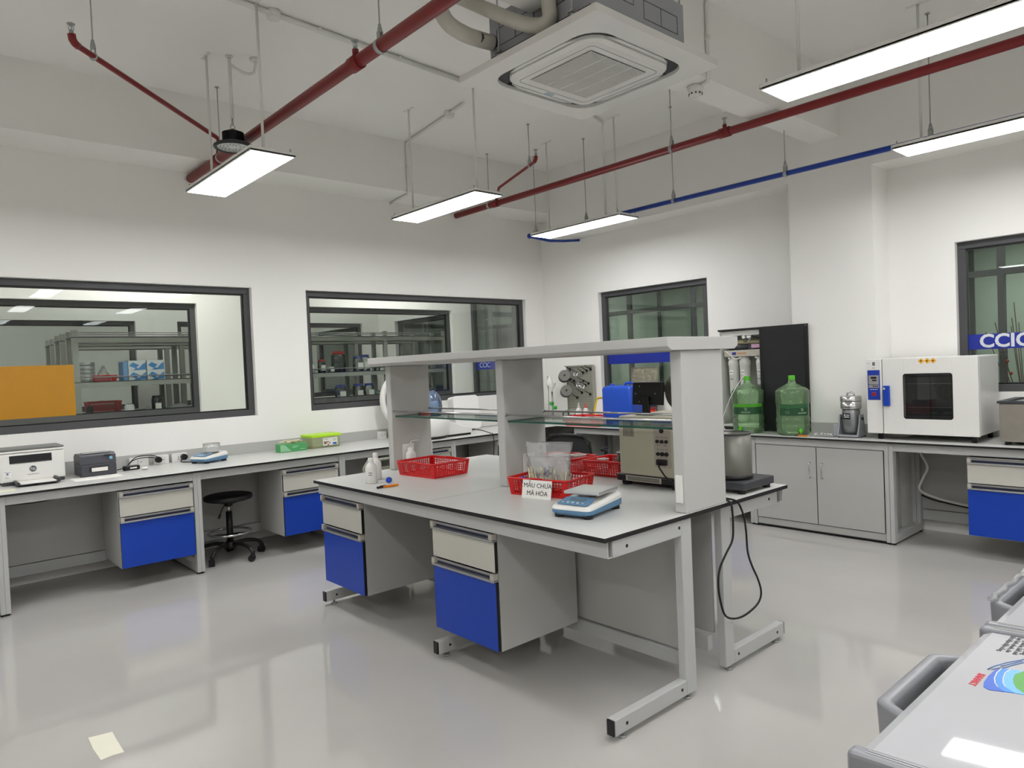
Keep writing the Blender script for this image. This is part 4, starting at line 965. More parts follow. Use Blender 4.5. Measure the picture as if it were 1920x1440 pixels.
# glove box and lime box
t = thing('glove_box', 'green cardboard glove box with pale gloves sticking out', 'box', (2.735, 6.10, B), -3)
m_green = mat('green_card', '#4f9d5e', .55, var=.03)
g = G(); g.box(-.125, .125, -.055, .055, 0, .072, .002); g.out('box_body', m_green, t)
g = G(); g.X = frame((0, -.0555, .036), (1, 0, 0), (0, 0, 1)); g.prism([(-.12, -.03), (-.02, -.03), (-.08, .03), (-.12, .03)], 0, .0005); g.box(.06, .10, -.02, -.014, 0, .0006); g.box(-.01, .05, .01, .016, 0, .0006); g.box(-.01, .03, -.002, .004, 0, .0006); g.out('box_print', mat('pale_green_print', '#8fc69a', .6), t)
g = G(); rn = random.Random(3)
for k in range(16): x = rn.uniform(-.06, .07); y = rn.uniform(-.03, .03); g.tube([(x, y, .065), (x + rn.uniform(-.02, .02), y, .085 + rn.uniform(0, .015)), (x + rn.uniform(-.05, .05), y + rn.uniform(-.02, .02), .085 + rn.uniform(-.01, .012))], .007, 7)
o = g.out('gloves', mat('latex', '#d8cfae', .6), t); o['kind'] = 'stuff'
t = thing('storage_box', 'clear plastic food box with lime green lid beside the green glove box', 'box', (3.06, 6.155, B), 2)
m_lclear = pane('lime_clear_plastic', (.93, .96, .80, 1), .9, .06, .26, (.86, .92, .55, 1))
f = rrect(.155, .10, .02, 4); g = G(); g.loft([[(x * .94, y * .94, 0) for x, y in f], [(x, y, .105) for x, y in f]], smooth=False); g.out('box_body', m_lclear, t)
g = G(); g.loft([[(x * 1.05, y * 1.07, .104) for x, y in f], [(x * 1.06, y * 1.08, .122) for x, y in f], [(x * .95, y * .95, .128) for x, y in f]], smooth=False); g.out('lid', m_lime, t)
g = G(); g.X = frame((.035, -.1015, .055), (1, 0, 0), (0, .06, 1)); g.box(-.075, .075, -.036, .036, 0, .0008); lb = g.out('paper_label', mat('label_white', '#d9dccd', .6), t)
g = G(); g.X = frame((.035, -.1025, .055), (1, 0, 0), (0, .06, 1)); g.box(.025, .065, -.030, -.012, 0, .0006); g.out('label_badge', mat('label_blue', '#2b55b8', .5), lb)
g = G(); g.X = frame((.035, -.1025, .055), (1, 0, 0), (0, .06, 1))
for k in range(16): x = rn.uniform(-.065, .005); y = rn.uniform(-.03, .008); g.cyl((x, y, 0), (x, y, .0007), rn.uniform(.004, .008), seg=8)
o = g.out('label_picture', mat('fruit_print', '#8d4b55', .6, var=.3, scale=60), lb); o['kind'] = 'stuff'
g = G(); g.X = frame((.035, -.1025, .055), (1, 0, 0), (0, .06, 1)); g.box(-.065, -.02, .022, .026, 0, .0006); g.box(.03, .065, .018, .021, 0, .0006); g.box(.03, .06, .008, .011, 0, .0006); g.out('label_print', m_greytxt, lb)
# centrifuge with open lid
t = thing('centrifuge', 'white benchtop centrifuge with its round lid open behind the first shelf post', 'centrifuge', (4.02, 5.90, B))
g = G(); g.lathe([(.0001, .022), (.27, .022), (.285, .04), (.28, .20), (.262, .215), (.15, .217), (.15, .19), (.0001, .19)], seg=48); g.out('body', m_white, t)
g = G(); g.prism([(.10, .02), (.50, .02), (.50, .075), (.40, .095), (.12, .20), (.10, .20)], -.20, .06, 'y', .012); g.out('control_wedge', m_white, t)
g = G(); g.lathe([(.0001, 0), (.262, 0), (.275, .012), (.275, .024), (.0001, .024)], seg=48); g.box(.1, .49, -.19, .05, 0, .022, .006); g.out('base', m_black, t)
g = G(); g.X = frame((.34, -.07, .125), (1, 0, -.42), (0, 1, 0)); g.box(-.05, .06, -.03, .04, -.012, .012, .006); g.out('handle_grip', m_black, t)
F = frame((.03, .30, .375), (1, 0, 0), (0, .12, 1))
g = G(); g.X = F; g.lathe([(.30, -.02), (.31, .0), (.30, .03), (.262, .032), (.262, .005)], seg=48); g.lathe([(.0001, -.03), (.2, -.028), (.30, -.02)], seg=48); ld = g.out('lid', m_white, t)
g = G(); g.X = F; g.lathe([(.0001, .004), (.261, .004)][::-1], seg=48); g.out('lid_lining', m_pot, ld, label='grey lining of the open lid')
t = thing('cable', 'black cable trailing from the white centrifuge over the bench edge', 'cable', (4.5, 5.6, B))
G().tube(smooth([(4.48, 5.80, B + .02), (4.52, 5.75, B + .05), (4.58, 5.64, B + .04), (4.62, 5.54, B + .010), (4.625, 5.506, B + .006), (4.63, 5.498, B - .03), (4.63, 5.495, B - .12), (4.61, 5.495, B - .28), (4.60, 5.51, B - .45)]), .0042, 8).out('cable_run', m_rubber, t, True)
t = thing('blue_carboy', 'blue clear plastic carboy with black cap seen right of the first shelf post', 'bottle', (4.13, 5.86, B + .217))
m_bclear = pane('blue_clear_plastic', (.42, .55, .74, 1), 1.6, .03, .25, (.35, .46, .66, 1))
G().lathe([(.0001, 0), (.095, .0), (.11, .015), (.105, .05), (.112, .07), (.11, .12), (.105, .17), (.075, .225), (.035, .255), (.03, .27)], seg=30).out('bottle_body', m_bclear, t)
G().lathe([(.036, .262), (.036, .288), (.0001, .292)], seg=24).out('cap', m_black, t)
t = thing('foam_box', 'white rounded foam box lid leaning upright against the wall right of the centrifuge', 'box', (4.76, 6.10, B + .009), 0)
g = G(); f = rrect(.175, .185, .04, 5); g.X = Matrix.Rotation(R(-9), 4, 'X'); g.loft([[(x, -.05, y + .19) for x, y in f], [(x, .05, y + .19) for x, y in f]], smooth=False); g.out('foam_shell', mat('white_foam', '#ecebe6', .8), t)
t = thing('foam_sheet', 'flat white board leaning on the wall behind the foam lid', 'board', (5.32, 6.28, B), 0)
g = G(); g.X = Matrix.Rotation(R(-5), 4, 'X'); g.box(-.36, .36, -.012, .012, .002, .36, .003); g.out('board', m_white, t)
# stool
t = thing('lab_stool', 'black round lab stool on castors with foot ring under the left bench', 'stool', (2.055, 5.83, 0), 20)
G().lathe([(.0001, .475), (.150, .475), (.185, .485), (.19, .50), (.185, .518), (.16, .525), (.0001, .522)], seg=40).out('seat', mat('black_vinyl', '#17171a', .5, bump=.1), t)
g = G(); g.box(-.05, .05, -.05, .05, .450, .476, .004); g.cyl((0, 0, .43), (0, 0, .452), .032); g.out('seat_plate', m_black, t)
G().cyl((0, 0, .36), (0, 0, .45), .011).out('gas_lift', m_chrome, t); G().cyl((0, 0, .12), (0, 0, .385), .026, .024).out('column', m_black, t)
G().tube(smooth([(-.03, -.01, .458), (-.09, -.04, .43), (-.13, -.06, .395), (-.17, -.09, .37)]), [.004] * 9 + [.009] * 4, 8).out('lever', m_black, t)
rg = G().tube([(.165 * math.cos(R(a)), .165 * math.sin(R(a)), .215) for a in range(0, 360, 9)], .0095, 10, close=True).out('foot_ring', m_chrome, t)
for k in range(3): a = R(120 * k + 50); G().cyl((.02 * math.cos(a), .02 * math.sin(a), .20), (.16 * math.cos(a), .16 * math.sin(a), .213), .007, seg=8).out('ring_spoke', m_black, rg)
G().cyl((0, 0, .085), (0, 0, .14), .05, .035).out('hub', m_black, t)
for k in range(5):
    a = R(72 * k - 18); c, s = math.cos(a), math.sin(a)
    l = G().tube(smooth([(.02 * c, .02 * s, .115), (.12 * c, .12 * s, .125), (.22 * c, .22 * s, .105), (.262 * c, .262 * s, .066)]), .016, 10).out('leg', m_black, t)
    g = G(); X = Matrix.Translation((.265 * c, .265 * s, 0)) @ Matrix.Rotation(a + .6, 4, 'Z'); g.X = X
    g.cyl((-.016, -.010, .027), (-.016, .010, .027), .026, seg=18); g.cyl((-.016, .012, .027), (-.016, .022, .027), .026, seg=18); g.cyl((-.016, -.022, .027), (-.016, -.012, .027), .026, seg=18); g.box(-.022, .008, -.012, .012, .04, .07, .004); g.out('castor', m_rubber, l)
# plastic chair behind the island
t = thing('plastic_chair', 'grey green plastic folding chair with lattice back left of the first shelf post', 'chair', (2.985, 4.92, 0), 0)
m_pc = mat('grey_green_plastic', '#8e9180', .5, var=.02)
g = G(); w = .19; z0, z1 = .42, .765
g.tube([(x + 0, 0, z) for x, z in [(-w, z0), (-w - .0, z1 - .05), (-w + .04, z1), (w - .04, z1), (w, z1 - .05), (w, z0)]], .012, 8); g.box(-w + .02, w - .02, -.010, .010, z1 - .085, z1 - .060); g.box(-w, w, -.010, .010, z0, z0 + .03)
for k in range(-6, 7):
    for s in (-1, 1):
        x = k * .05; xa, xb = x - s * .12, x + s * .12; za, zb = z0 + .03, z1 - .08
        pts2 = [(u, za + (zb - za) * (u - xa) / (xb - xa)) for u in (max(-w, min(w, xa)), max(-w, min(w, xb)))]
        if abs(pts2[0][0] - pts2[1][0]) > .01: g.cyl((pts2[0][0], 0, pts2[0][1]), (pts2[1][0], 0, pts2[1][1]), .0075, seg=6)
g.out('backrest', m_pc, t)
g = G(); g.box(-w, w, .0, .33, .40, .425, .006); g.out('seat', m_pc, t)
for sx in (-1, 1):
    for y in (.0, .32): G().cyl((sx * (w - .01), y, .405), (sx * (w + .01), y + (.03 if y else -.03), 0), .013).out('leg', m_pc, t)
# cables under the bench
t = thing('cable', 'grey cable sagging under the left bench at the left edge', 'cable', (.9, 6.1, .7)); G().tube(smooth([(.55, 5.62, .70), (.66, 5.9, .66), (.80, 6.0, .645), (.98, 6.05, .66), (1.17, 6.05, .705)]), .004, 8).out('cable_run', m_dark, t, True)
# ------------------------------------------------------------ right bench things
# oven
t = thing('drying_oven', 'large white drying oven with dark window and blue handle on the right bench', 'oven', (5.70, 1.8675, BZ))
W_ = lambda y: y - 1.8675; Z_ = lambda z: z - BZ
g = G(); g.box(.03, .50, W_(1.49), W_(2.243), Z_(.835), Z_(1.405), .008); g.out('case', m_wpaint, t)
g = G(); g.box(.0, .029, W_(2.128), W_(2.243), Z_(.832), Z_(1.405), .005); cp = g.out('control_column', m_wpaint, t)
# door with window opening
g = G(); a, b, c, d = W_(1.49), W_(2.122), Z_(.832), Z_(1.405); u0, u1, v0, v1 = W_(1.655), W_(1.972), Z_(.955), Z_(1.282)
g.box(.0, .028, a, u0, c, d, .003); g.box(.0, .028, u1, b, c, d, .003); g.box(.0, .028, u0 - .002, u1 + .002, c, v0, .003); g.box(.0, .028, u0 - .002, u1 + .002, v1, d, .003)
dr = g.out('door', m_wpaint, t)
X = frame((-.0006, (u0 + u1) / 2, (v0 + v1) / 2), (0, -1, 0), (0, 0, 1)); hw, hh = (u1 - u0) / 2, (v1 - v0) / 2
g = G(); o_ = [X @ Vector((x, y, 0)) for x, y in rrect(hw + .006, hh + .006, .02)]; i_ = [X @ Vector((x, y, 0)) for x, y in rrect(hw - .002, hh - .002, .016)]
g.loft([o_, i_], cap=False, smooth=False); g.out('window_gasket', m_black, dr)
g = G(); g.X = X; g.box(-hw, hw, -hh, hh, -.010, -.008); g.out('window_pane', pane('dark_oven_glass', (.80, .81, .81, 1), .9), dr)
m_in = mat('oven_interior', '#4c4e4f', .5, metal=.2, var=.05)
g = G(); x0, x1 = .0305, .44
g.box(.445, .447, u0 - .08, u1 + .05, v0 - .04, v1 + .03); 
inn = G().box(.0298, .0302, u0 - .001, u1 + .001, v0 - .001, v1 + .001).out('chamber_opening', m_in, t)
g = G(); g.X = frame((.0292, W_(1.70), Z_(1.15)), (0, -1, 0), (0, 0, 1)); g.cyl((0, 0, 0), (0, 0, .003), .055, seg=30); fn = g.out('fan_cover', m_dark, t)
g = G(); g.X = frame((.0262, W_(1.70), Z_(1.15)), (0, -1, 0), (0, 0, 1))
for k in range(6): q = R(60 * k); g.box(-.006 + .028 * math.cos(q), .006 + .028 * math.cos(q), -.014 + .028 * math.sin(q), .014 + .028 * math.sin(q), 0, .0008)
g.out('fan_slots', m_in, fn)
for z in (1.035, 1.21): G().box(.026, .0285, u0 + .004, u1 - .012, Z_(z) - .0012, Z_(z) + .0012).out('wire_shelf', m_alu, t)
G().box(.026, .0285, W_(1.80), W_(1.805), v0 + .003, v1 - .003).out('inner_post', m_black, t)
g = G(); g.X = frame((-.0008, W_(2.1855), Z_(1.205)), (0, -1, 0), (0, 0, 1)); g.box(-.045, .045, -.115, .115, 0, .0015); pn = g.out('control_panel', mat('oven_blue', '#1e3aa0', .35), cp)
F = frame((-.0026, W_(2.1855), Z_(1.205)), (0, -1, 0), (0, 0, 1))
g = G(); g.X = F; g.box(-.038, .038, .005, .075, 0, .002); g.m = 1; g.box(-.020, .022, .048, .064, .002, .0028); g.box(-.010, .022, .030, .042, .002, .0028)
g.box(-.008, -.001, -.0, .005, .002, .003); g.out('controller', [m_alu, m_black], pn)
g = G(); g.X = F; g.box(-.038, .038, -.022, .001, 0, .002); g.m = 1
for k in range(3): g.box(-.006 + k * .014, .004 + k * .014, -.014, -.006, .002, .003)
g.out('button_strip', [m_alu, m_black], pn)
g = G(); g.X = F; g.box(-.013, .013, -.083, -.057, 0, .002); g.m = 1; g.box(-.010, .010, -.080, -.060, .002, .005); g.out('power_switch', [mat('orange_red', '#d8442a', .4), mat('dark_red', '#7c1814', .4)], pn)
g = G(); g.X = F; g.box(-.028, .028, -.036, -.033, 0, .0006); g.out('panel_print', m_wtxt, pn)
g = G(); g.X = frame((-.0006, W_(2.185), Z_(1.36)), (0, -1, 0), (0, 0, 1)); g.box(-.015, .018, -.03, .03, 0, .0006); g.m = 1; g.box(-.008, .012, -.006, .022, .0006, .001); g.box(-.012, .014, -.025, -.021, .0006, .001); g.box(-.048, -.025, .012, .014, 0, .0007); g.out('info_sticker', [m_paper, m_greytxt], cp)
g = G(); g.box(-.030, .0, W_(2.068), W_(2.112), Z_(1.045), Z_(1.20), .006); hd = g.out('door_handle', m_blue, dr, label='blue plastic handle')
g = G(); g.X = frame((-.0302, W_(2.102), Z_(1.178)), (0, -1, 0), (0, 0, 1)); g.cyl((0, 0, 0), (0, 0, .004), .009, seg=18); g.out('lock', m_cap, hd)
m_warn = mat('warning_yellow', '#e2a417', .5)
for k in range(3):
    g = G(); g.X = frame((-.0006, W_(1.850 - k * .040), Z_(1.379)), (0, -1, 0), (0, 0, 1)) @ Matrix.Rotation(R(45), 4, 'Z'); g.box(-.0145, .0145, -.0145, .0145, 0, .0006); g.m = 1
    g.box(-.005, .004, -.004, .006, .0006, .001); g.out('warning_sticker', [m_warn, m_ink], dr)
for xx in (.06, .45):
    for yy in (1.54, 2.17): G().cyl((xx, W_(yy), 0), (xx, W_(yy), .052), .018, seg=14).out('foot', m_rubber, t)
# water bath
t = thing('water_bath', 'brushed steel water bath with dark rim at the right edge beside the oven', 'water bath', (5.9, 1.10, BZ))
g = G(); g.box(-.21, .25, -.29, .27, .025, .285, .004); g.out('tank', m_stain, t)
ring([(-.22, -.30), (.26, -.30), (.26, .28), (-.22, .28)], [(-.17, -.25), (.21, -.25), (.21, .23), (-.17, .23)], .286, .303, m_dark, 'rim', t)
g = G(); g.box(-.17, .21, -.25, .23, .2855, .2895); g.out('steel_cover', m_alu, t)
for xx in (-.17, .2):
    for yy in (-.24, .23): G().cyl((xx, yy, 0), (xx, yy, .027), .02, seg=12).out('foot', m_rubber, t)
# grinder
t = thing('grinder', 'small steel swing grinder with black frame left of the white oven', 'grinder', (5.80, 2.405, BZ))
g = G(); g.box(-.085, .085, -.082, .082, .006, .020, .004); 
g.prism([(-.082, .02), (.082, .02), (.05, .10), (.035, .18), (-.035, .18), (-.05, .10)], -.082, -.074, 'y'); g.prism([(-.082, .02), (.082, .02), (.05, .10), (.035, .18), (-.035, .18), (-.05, .10)], .074, .082, 'y'); g.out('stand', m_galv, t)
for sx in (-.07, .07):
    for sy in (-.07, .07): G().cyl((sx, sy, 0), (sx, sy, .008), .012, seg=10).out('foot', m_rubber, t)
G().lathe([(.0001, .03), (.045, .03), (.060, .05), (.066, .10), (.066, .215), (.062, .225), (.0001, .225)], seg=36).out('motor', mat('grinder_grey', '#8e9092', .3, metal=.7), t)
g = G(); g.lathe([(.0001, .226), (.076, .226), (.079, .232), (.079, .29), (.0001, .29)], seg=36); g.out('grinding_bowl', m_chrome, t)
g = G(); g.lathe([(.08, .291), (.08, .322), (.074, .330), (.0001, .332)], seg=36); ld = g.out('lid', m_chrome, t)
G().tube([(0, -.028, .33), (0, -.026, .352), (0, 0, .362), (0, .026, .352), (0, .028, .33)], .007, 8).out('lid_handle', m_chrome, ld)
for s in (-1, 1): G().cyl((0, s * .066, .15), (0, s * .092, .15), .012, seg=14).out('pivot_knob', m_black, t)
g = G(); g.X = frame((-.0665, .008, .17), (0, -1, 0), (0, 0, 1)); g.box(-.027, .027, -.024, .024, 0, .0012); g.m = 1; g.box(-.020, -.010, .004, .016, .0012, .002); g.box(-.004, .022, .006, .012, .0012, .002); g.box(-.020, .02, -.010, -.002, .0012, .002); g.out('name_plate', [m_black, m_wtxt], t)
g = G(); g.box(-.06, -.0, .085, .125, .0, .10, .004); g.out('control_box', m_galv, t)
# green water bottles
m_gb = pane('green_clear_plastic', (.80, .96, .78, 1), 1.1, .03, .20, (.50, .82, .42, 1))
m_gcap = mat('green_cap', '#55b81e', .35)
def water_bottle(label, loc, rz, mirrored):
    t = thing('water_bottle', label, 'bottle', loc, rz, 'green twenty litre water bottles')
    pr = [(.0001, .012), (.09, .0), (.122, .006), (.134, .022), (.130, .045), (.136, .062), (.136, .085), (.129, .100), (.136, .115), (.136, .145), (.129, .160), (.133, .168), (.131, .25), (.133, .268), (.138, .275), (.136, .335), (.138, .342), (.137, .372), (.128, .385), (.105, .405), (.06, .425), (.036, .440), (.029, .458), (.026, .48)]
    G().lathe(pr, seg=44).out('bottle_body', m_gb, t)
    G().lathe([(.0275, .468), (.0275, .503), (.025, .506), (.0001, .506)], seg=24).out('cap', m_gcap, t)
    r = .1345; a0, a1 = (-75, 48) if not mirrored else (-48, 62); N = 14
    def patch(name, z0, z1, q0, q1, rr, m, par, lab=None):
        g = G(); P = [(rr * math.cos(R(q0 + (q1 - q0) * k / N)), rr * math.sin(R(q0 + (q1 - q0) * k / N))) for k in range(N + 1)]
        for k in range(N): g.quad((P[k][0], P[k][1], z0), (P[k + 1][0], P[k + 1][1], z0), (P[k + 1][0], P[k + 1][1], z1), (P[k][0], P[k][1], z1))
        return g.out(name, m, par, label=lab)
    c = 180
    lb = patch('paper_label', .172, .262, c + a0, c + a1, .1352, mat('dark_green_label', '#1d4a2a', .5, var=.05), t, 'dark green label')
    patch('label_band', .235, .264, c + a0, c + a1, .1360, mat('mid_green_label', '#4a9a24' if not mirrored else '#2c6b3a', .5) if not mirrored else mat('deep_green_band', '#2b6038', .5), lb)
    q = c + (a0 + a1) / 2 - (6 if not mirrored else -26)
    def on_label(x, y, q=q): # x along tangent, y up
        w = R(q); return frame((.1366 * math.cos(w), .1366 * math.sin(w), y), (math.sin(w) * -1, math.cos(w), 0) if False else (math.sin(w), -math.cos(w), 0), (0, 0, 1)) @ Matrix.Translation((x, 0, 0))
    text('DRAGON', .0175, 'brand_lettering', mat('pale_green_text', '#b9d6b6', .5), lb, on_label(0, .190), .0003)
    g = G(); g.X = on_label(0, .218); g.tube([(.0115 * math.cos(R(k)), .0115 * math.sin(R(k)), 0) for k in range(20, 340, 20)], .0011, 5); g.prism([(-.007, -.006), (.0, .003), (.007, .008), (.002, -.002)], 0, .0006); g.out('drop_logo', MATS['pale_green_text'], lb)
    if mirrored:
        g = G(); g.X = on_label(-.0, .0, c + a0 + 30)
        for k in range(5): g.box(-.022, .018, .186 + k * .006, .1875 + k * .006, 0, .0005)
        g.box(-.02, .006, .232, .234, 0, .0005); g.out('label_print', mat('faint_print', '#6f9474', .6), lb)
    g = G(); w = R(c + (-38 if not mirrored else 22)); p = (.137 * math.cos(w), .137 * math.sin(w), .045); g.cyl(p, (p[0] * 1.17, p[1] * 1.17, .045), .014, seg=14); g.cyl((p[0] * 1.10, p[1] * 1.10, .045), (p[0] * 1.10, p[1] * 1.10, .066), .007, seg=10); g.cyl((p[0] * 1.12, p[1] * 1.12, .045), (p[0] * 1.12, p[1] * 1.12, .018), .008, seg=10); g.out('tap', m_gcap, t)
water_bottle('green water bottle with a thin hose, left one, before the open filter case', (5.782, 3.30, BZ), 40, False)
water_bottle('green water bottle, right one, before the black door', (5.772, 2.88, BZ), 26, True)
t = thing('thin_hose', 'thin white hose hanging from the left green water bottle', 'hose', (5.72, 3.40, BZ))
G().tube(smooth([(5.782, 3.30, 1.294), (5.75, 3.31, 1.30), (5.70, 3.33, 1.24), (5.645, 3.37, 1.14), (5.625, 3.42, 1.02), (5.615, 3.46, .90), (5.62, 3.44, .82), (5.63, 3.38, .79), (5.635, 3.32, .789)]), .0032, 8).out('tube', m_ldpe, t, True)
# water filter case with open door
t = thing('water_filter_cabinet', 'tall black and white water filter case with its black door swung open', 'cabinet', (6.09, 3.455, BZ))
YY = lambda y: y - 3.455; ZZ = lambda z: z - BZ
g = G(); g.box(-.14, .14, YY(3.24), YY(3.255), 0, .94, .002); g.box(-.14, .14, YY(3.655), YY(3.67), .03, .94, .002, {'+y': 1}); g.box(.125, .14, YY(3.255), YY(3.655), .03, .925); g.box(-.14, .14, YY(3.24), YY(3.67), .03, .05); g.box(-.13, .13, YY(3.26), YY(3.655), .88, .925)
g.out('case', [mat('inner_case_white', '#c9cac4', .5), m_dark], t)
g = G(); g.box(-.15, .145, YY(3.232), YY(3.68), .926, .945, .003); g.box(-.145, .14, YY(3.235), YY(3.675), 0, .03); g.box(-.147, -.141, YY(3.236), YY(3.258), .03, .926); g.out('black_trim', m_black, t)
g = G(); g.box(-.168, -.150, YY(2.80), YY(3.232), .012, .945, .004); dd = g.out('door', m_black, t)
g = G(); g.box(-.171, -.168, YY(2.83), YY(3.205), .04, .915, .0); g.out('door_panel', mat('soft_black', '#1b1b1e', .6), dd); G().cyl((-.172, YY(2.815), .93), (-.168, YY(2.815), .93), .004).out('rivet', m_zinc, dd)
m_filt = mat('filter_white', '#d9d9d4', .35)
g = G(); g.box(-.115, -.09, YY(3.26), YY(3.64), .685, .745, .003); br = g.out('bracket', m_cap, t)
g = G(); g.X = frame((-.1155, YY(3.47), .715), (0, -1, 0), (0, 0, 1)); g.box(-.085, -.045, -.012, .012, 0, .001); g.out('bracket_badge', mat('badge_blue', '#2d3290', .5), br)
g = G(); g.X = frame((-.1155, YY(3.47), .715), (0, -1, 0), (0, 0, 1)); g.box(-.035, .06, -.005, .005, 0, .001); g.out('bracket_print', mat('print_orange', '#c27a45', .5), br)
for k, y in enumerate((3.575, 3.46, 3.30)):
    g = G(); s = .052 if k < 2 else .042; z0 = .33 if k < 2 else .42
    g.lathe([(.0001, z0), (s * .72, z0), (s * .8, z0 + .01), (s * .94, .60), (s, .605), (s, .64), (s * .86, .655), (s * .86, .685), (.0001, .685)], (-.055, YY(y), 0), 26)
    hs = g.out('filter_housing', m_filt, t)
    g = G(); g.X = frame((-.055 - s * .93, YY(y), .50), (0, -1, 0), (0, 0, 1)); g.box(-.018, .018, .02, .06, 0, .001); g.m = 1; g.box(-.016, .014, .034, .040, .001, .0016); g.box(-.016, .010, .046, .048, .001, .0016); g.box(-.014, -.006, -.03, -.02, 0, .001); g.box(.002, .012, -.03, -.02, 0, .001); g.out('filter_label', [m_paper, m_greytxt], hs)
    g = G(); g.cyl((-.11, YY(y) + .02, .672), (-.06, YY(y) + .02, .672), .009, seg=10); g.out('fitting', m_white, hs)
g = G(); g.lathe([(.0001, .05), (.04, .055), (.062, .09), (.068, .14), (.06, .19), (.03, .215), (.0001, .22)], (.03, YY(3.55), 0), 24); g.out('pressure_tank', m_filt, t)
g = G(); g.cyl((-.06, YY(3.60), .77), (-.06, YY(3.40), .775), .028, seg=18); g.box(-.10, -.02, YY(3.40), YY(3.30), .748, .80, .006); g.out('pump', m_dark, t)
g = G(); g.cyl((-.03, YY(3.62), .82), (-.03, YY(3.30), .815), .023, seg=16); g.out('membrane_housing', mat('yellowed_white', '#c9c19a', .4), t)
g = G(); g.X = frame((-.105, YY(3.33), .778), (0, -1, 0), (0, 0, 1)); g.box(-.03, .05, -.018, .016, 0, .004); g.out('pump_label', mat('pink_label', '#c79bb5', .5), t)
def hose(pts, m, r=.0045, name='hose'): return G().tube(smooth([(x, YY(y), z) for x, y, z in pts]), r, 8).out(name, m, t)
hose([(-.12, 3.62, .74), (-.13, 3.56, .70), (-.13, 3.52, .665), (-.12, 3.47, .67)], m_white, .006)
hose([(-.11, 3.40, .82), (-.12, 3.36, .86), (-.10, 3.38, .90), (-.09, 3.43, .865)], m_white, .007)
hose([(-.09, 3.45, .83), (-.12, 3.41, .82), (-.12, 3.35, .86), (-.09, 3.28, .85)], m_black, .004)
hose([(-.10, 3.30, .66), (-.13, 3.27, .63), (-.12, 3.255, .60)], m_white, .006)
for y in (3.43, 3.38): g = G(); g.cyl((-.125, YY(y), .865), (-.06, YY(y), .865), .016, seg=14); g.out('valve', m_white, t)
# pens and scraps by the bottles
t = thing('cutter_knife', 'orange cutter lying before the right green water bottle', 'pen', (5.66, 2.75, BZ + .006), 75); G().box(-.05, .04, -.007, .007, -.005, .006, .002).out('barrel', m_or, t); G().box(.04, .075, -.005, .005, -.005, .005, .002).out('grip', m_black, t)
t = thing('fittings_tray', 'flat clear tray with small white plastic fittings before the column', 'tray', (5.74, 2.60, BZ)); 
g = G(); g.loft([[(x, y, .0) for x, y in rrect(.05, .10, .01, 3)], [(x, y, .012) for x, y in rrect(.055, .105, .012, 3)]], smooth=False); g.out('tray_body', m_clear, t)
rn = random.Random(11)
for k in range(9):
    y = -.085 + k * .02; g = G(); a = rn.uniform(0, 3); x = rn.uniform(-.03, .03); g.cyl((x, y, .019), (x + .022 * math.cos(a), y + .012 * math.sin(a), .019), .006, seg=10); g.out('fitting', m_white, t)
# corner: retort stand
t = thing('retort_stand', 'white plastic stand with funnel and green clamps in the room corner', 'stand', (6.02, 6.08, BZ))
g = G(); g.box(-.06, .06, -.09, .05, 0, .012, .004); g.out('base', m_white, t); G().cyl((0, 0, .01), (0, 0, .55), .0065).out('rod', m_zinc, t)
g = G(); g.lathe([(.008, .36), (.018, .385), (.06, .46), (.058, .462), (.015, .388)], (.0, -.06, 0), 20); g.out('funnel', m_white, t)
g = G(); g.lathe([(.0001, .55), (.02, .53), (.045, .45), (.05, .43), (.0001, .44)], (.0, -.035, 0), 14); g.out('cloth_cover', m_paper, t)
G().cyl((0, -.065, .0), (0, -.065, .36), .009).out('tube', m_lab, t)
for z, y in ((.215, -.04), (.165, -.09)): g = G(); g.cyl((-.02, y, z), (.02, y - .02, z), .022, seg=14); g.out('clamp', mat('bright_green', '#2fae3c', .4), t)
# pegboard
m_peg = mat('peg_board_grey', '#a3a496', .5, var=.03)
t = thing('drying_rack', 'grey perforated drying board with black pegs and two grey spools on the wall', 'drying rack', (6.235, 5.73, .92))
g = G(); g.box(-.012, .0, -.21, .21, 0, .525, .002); g.box(-.03, .0, -.22, -.205, -.03, .525, .003); g.box(-.03, 0, .205, .215, -.03, .525, .003); g.box(-.03, .0, -.205, .205, .515, .53, .003); g.box(-.05, 0, -.21, .21, -.04, -.005, .004); bd = g.out('board', m_peg, t)
g = G()
for i in range(21):
    for j in range(25): y = -.19 + .019 * i; z = .02 + .0198 * j; g.box(-.0135, -.0118, y - .0042, y + .0042, z - .0042, z + .0042)
o = g.out('perforations', m_ink, bd); o['kind'] = 'stuff'
for y, z in ((.16, .48), (.10, .34), (.05, .44), (-.05, .44), (-.11, .46), (-.17, .475), (.08, .30), (-.02, .20), (-.13, .31), (-.08, .29), (-.15, .18), (.06, .14), (.17, .36), (-.05, .34)):
    g = G(); g.cyl((-.012, y, z), (-.10, y + .012, z + .05), .0055, .0035, 8); g.cyl((-.02, y, z), (-.012, y, z), .016, seg=12); g.out('peg', m_black, t)
for y, z in ((.14, .39), (.12, .21)):
    g = G(); a = Vector((-.10, y + .05, z + .0)); d = Vector((-.62, -.72, .22)).normalized(); g.cyl(a, a + d * .12, .066, seg=28); sp = g.out('spool', mat('spool_grey', '#77756f', .45, var=.04), t)
    g = G(); g.cyl(a + d * .12, a + d * .1215, .012, seg=14); g.out('spool_hole', m_ink, sp)
    for k in range(4): g = G(); g.cyl(a + d * (.02 + .025 * k), a + d * (.026 + .025 * k), .0675, seg=28); g.out('spool_groove', m_dark, sp)
for y, z in ((.015, .40), (-.09, .25), (-.02, .27)):
    g = G(); g.lathe([(.012, .0), (.034, .035), (.032, .06)], (-.08, y, z), 16); g.out('hanging_beaker', m_lab, t)
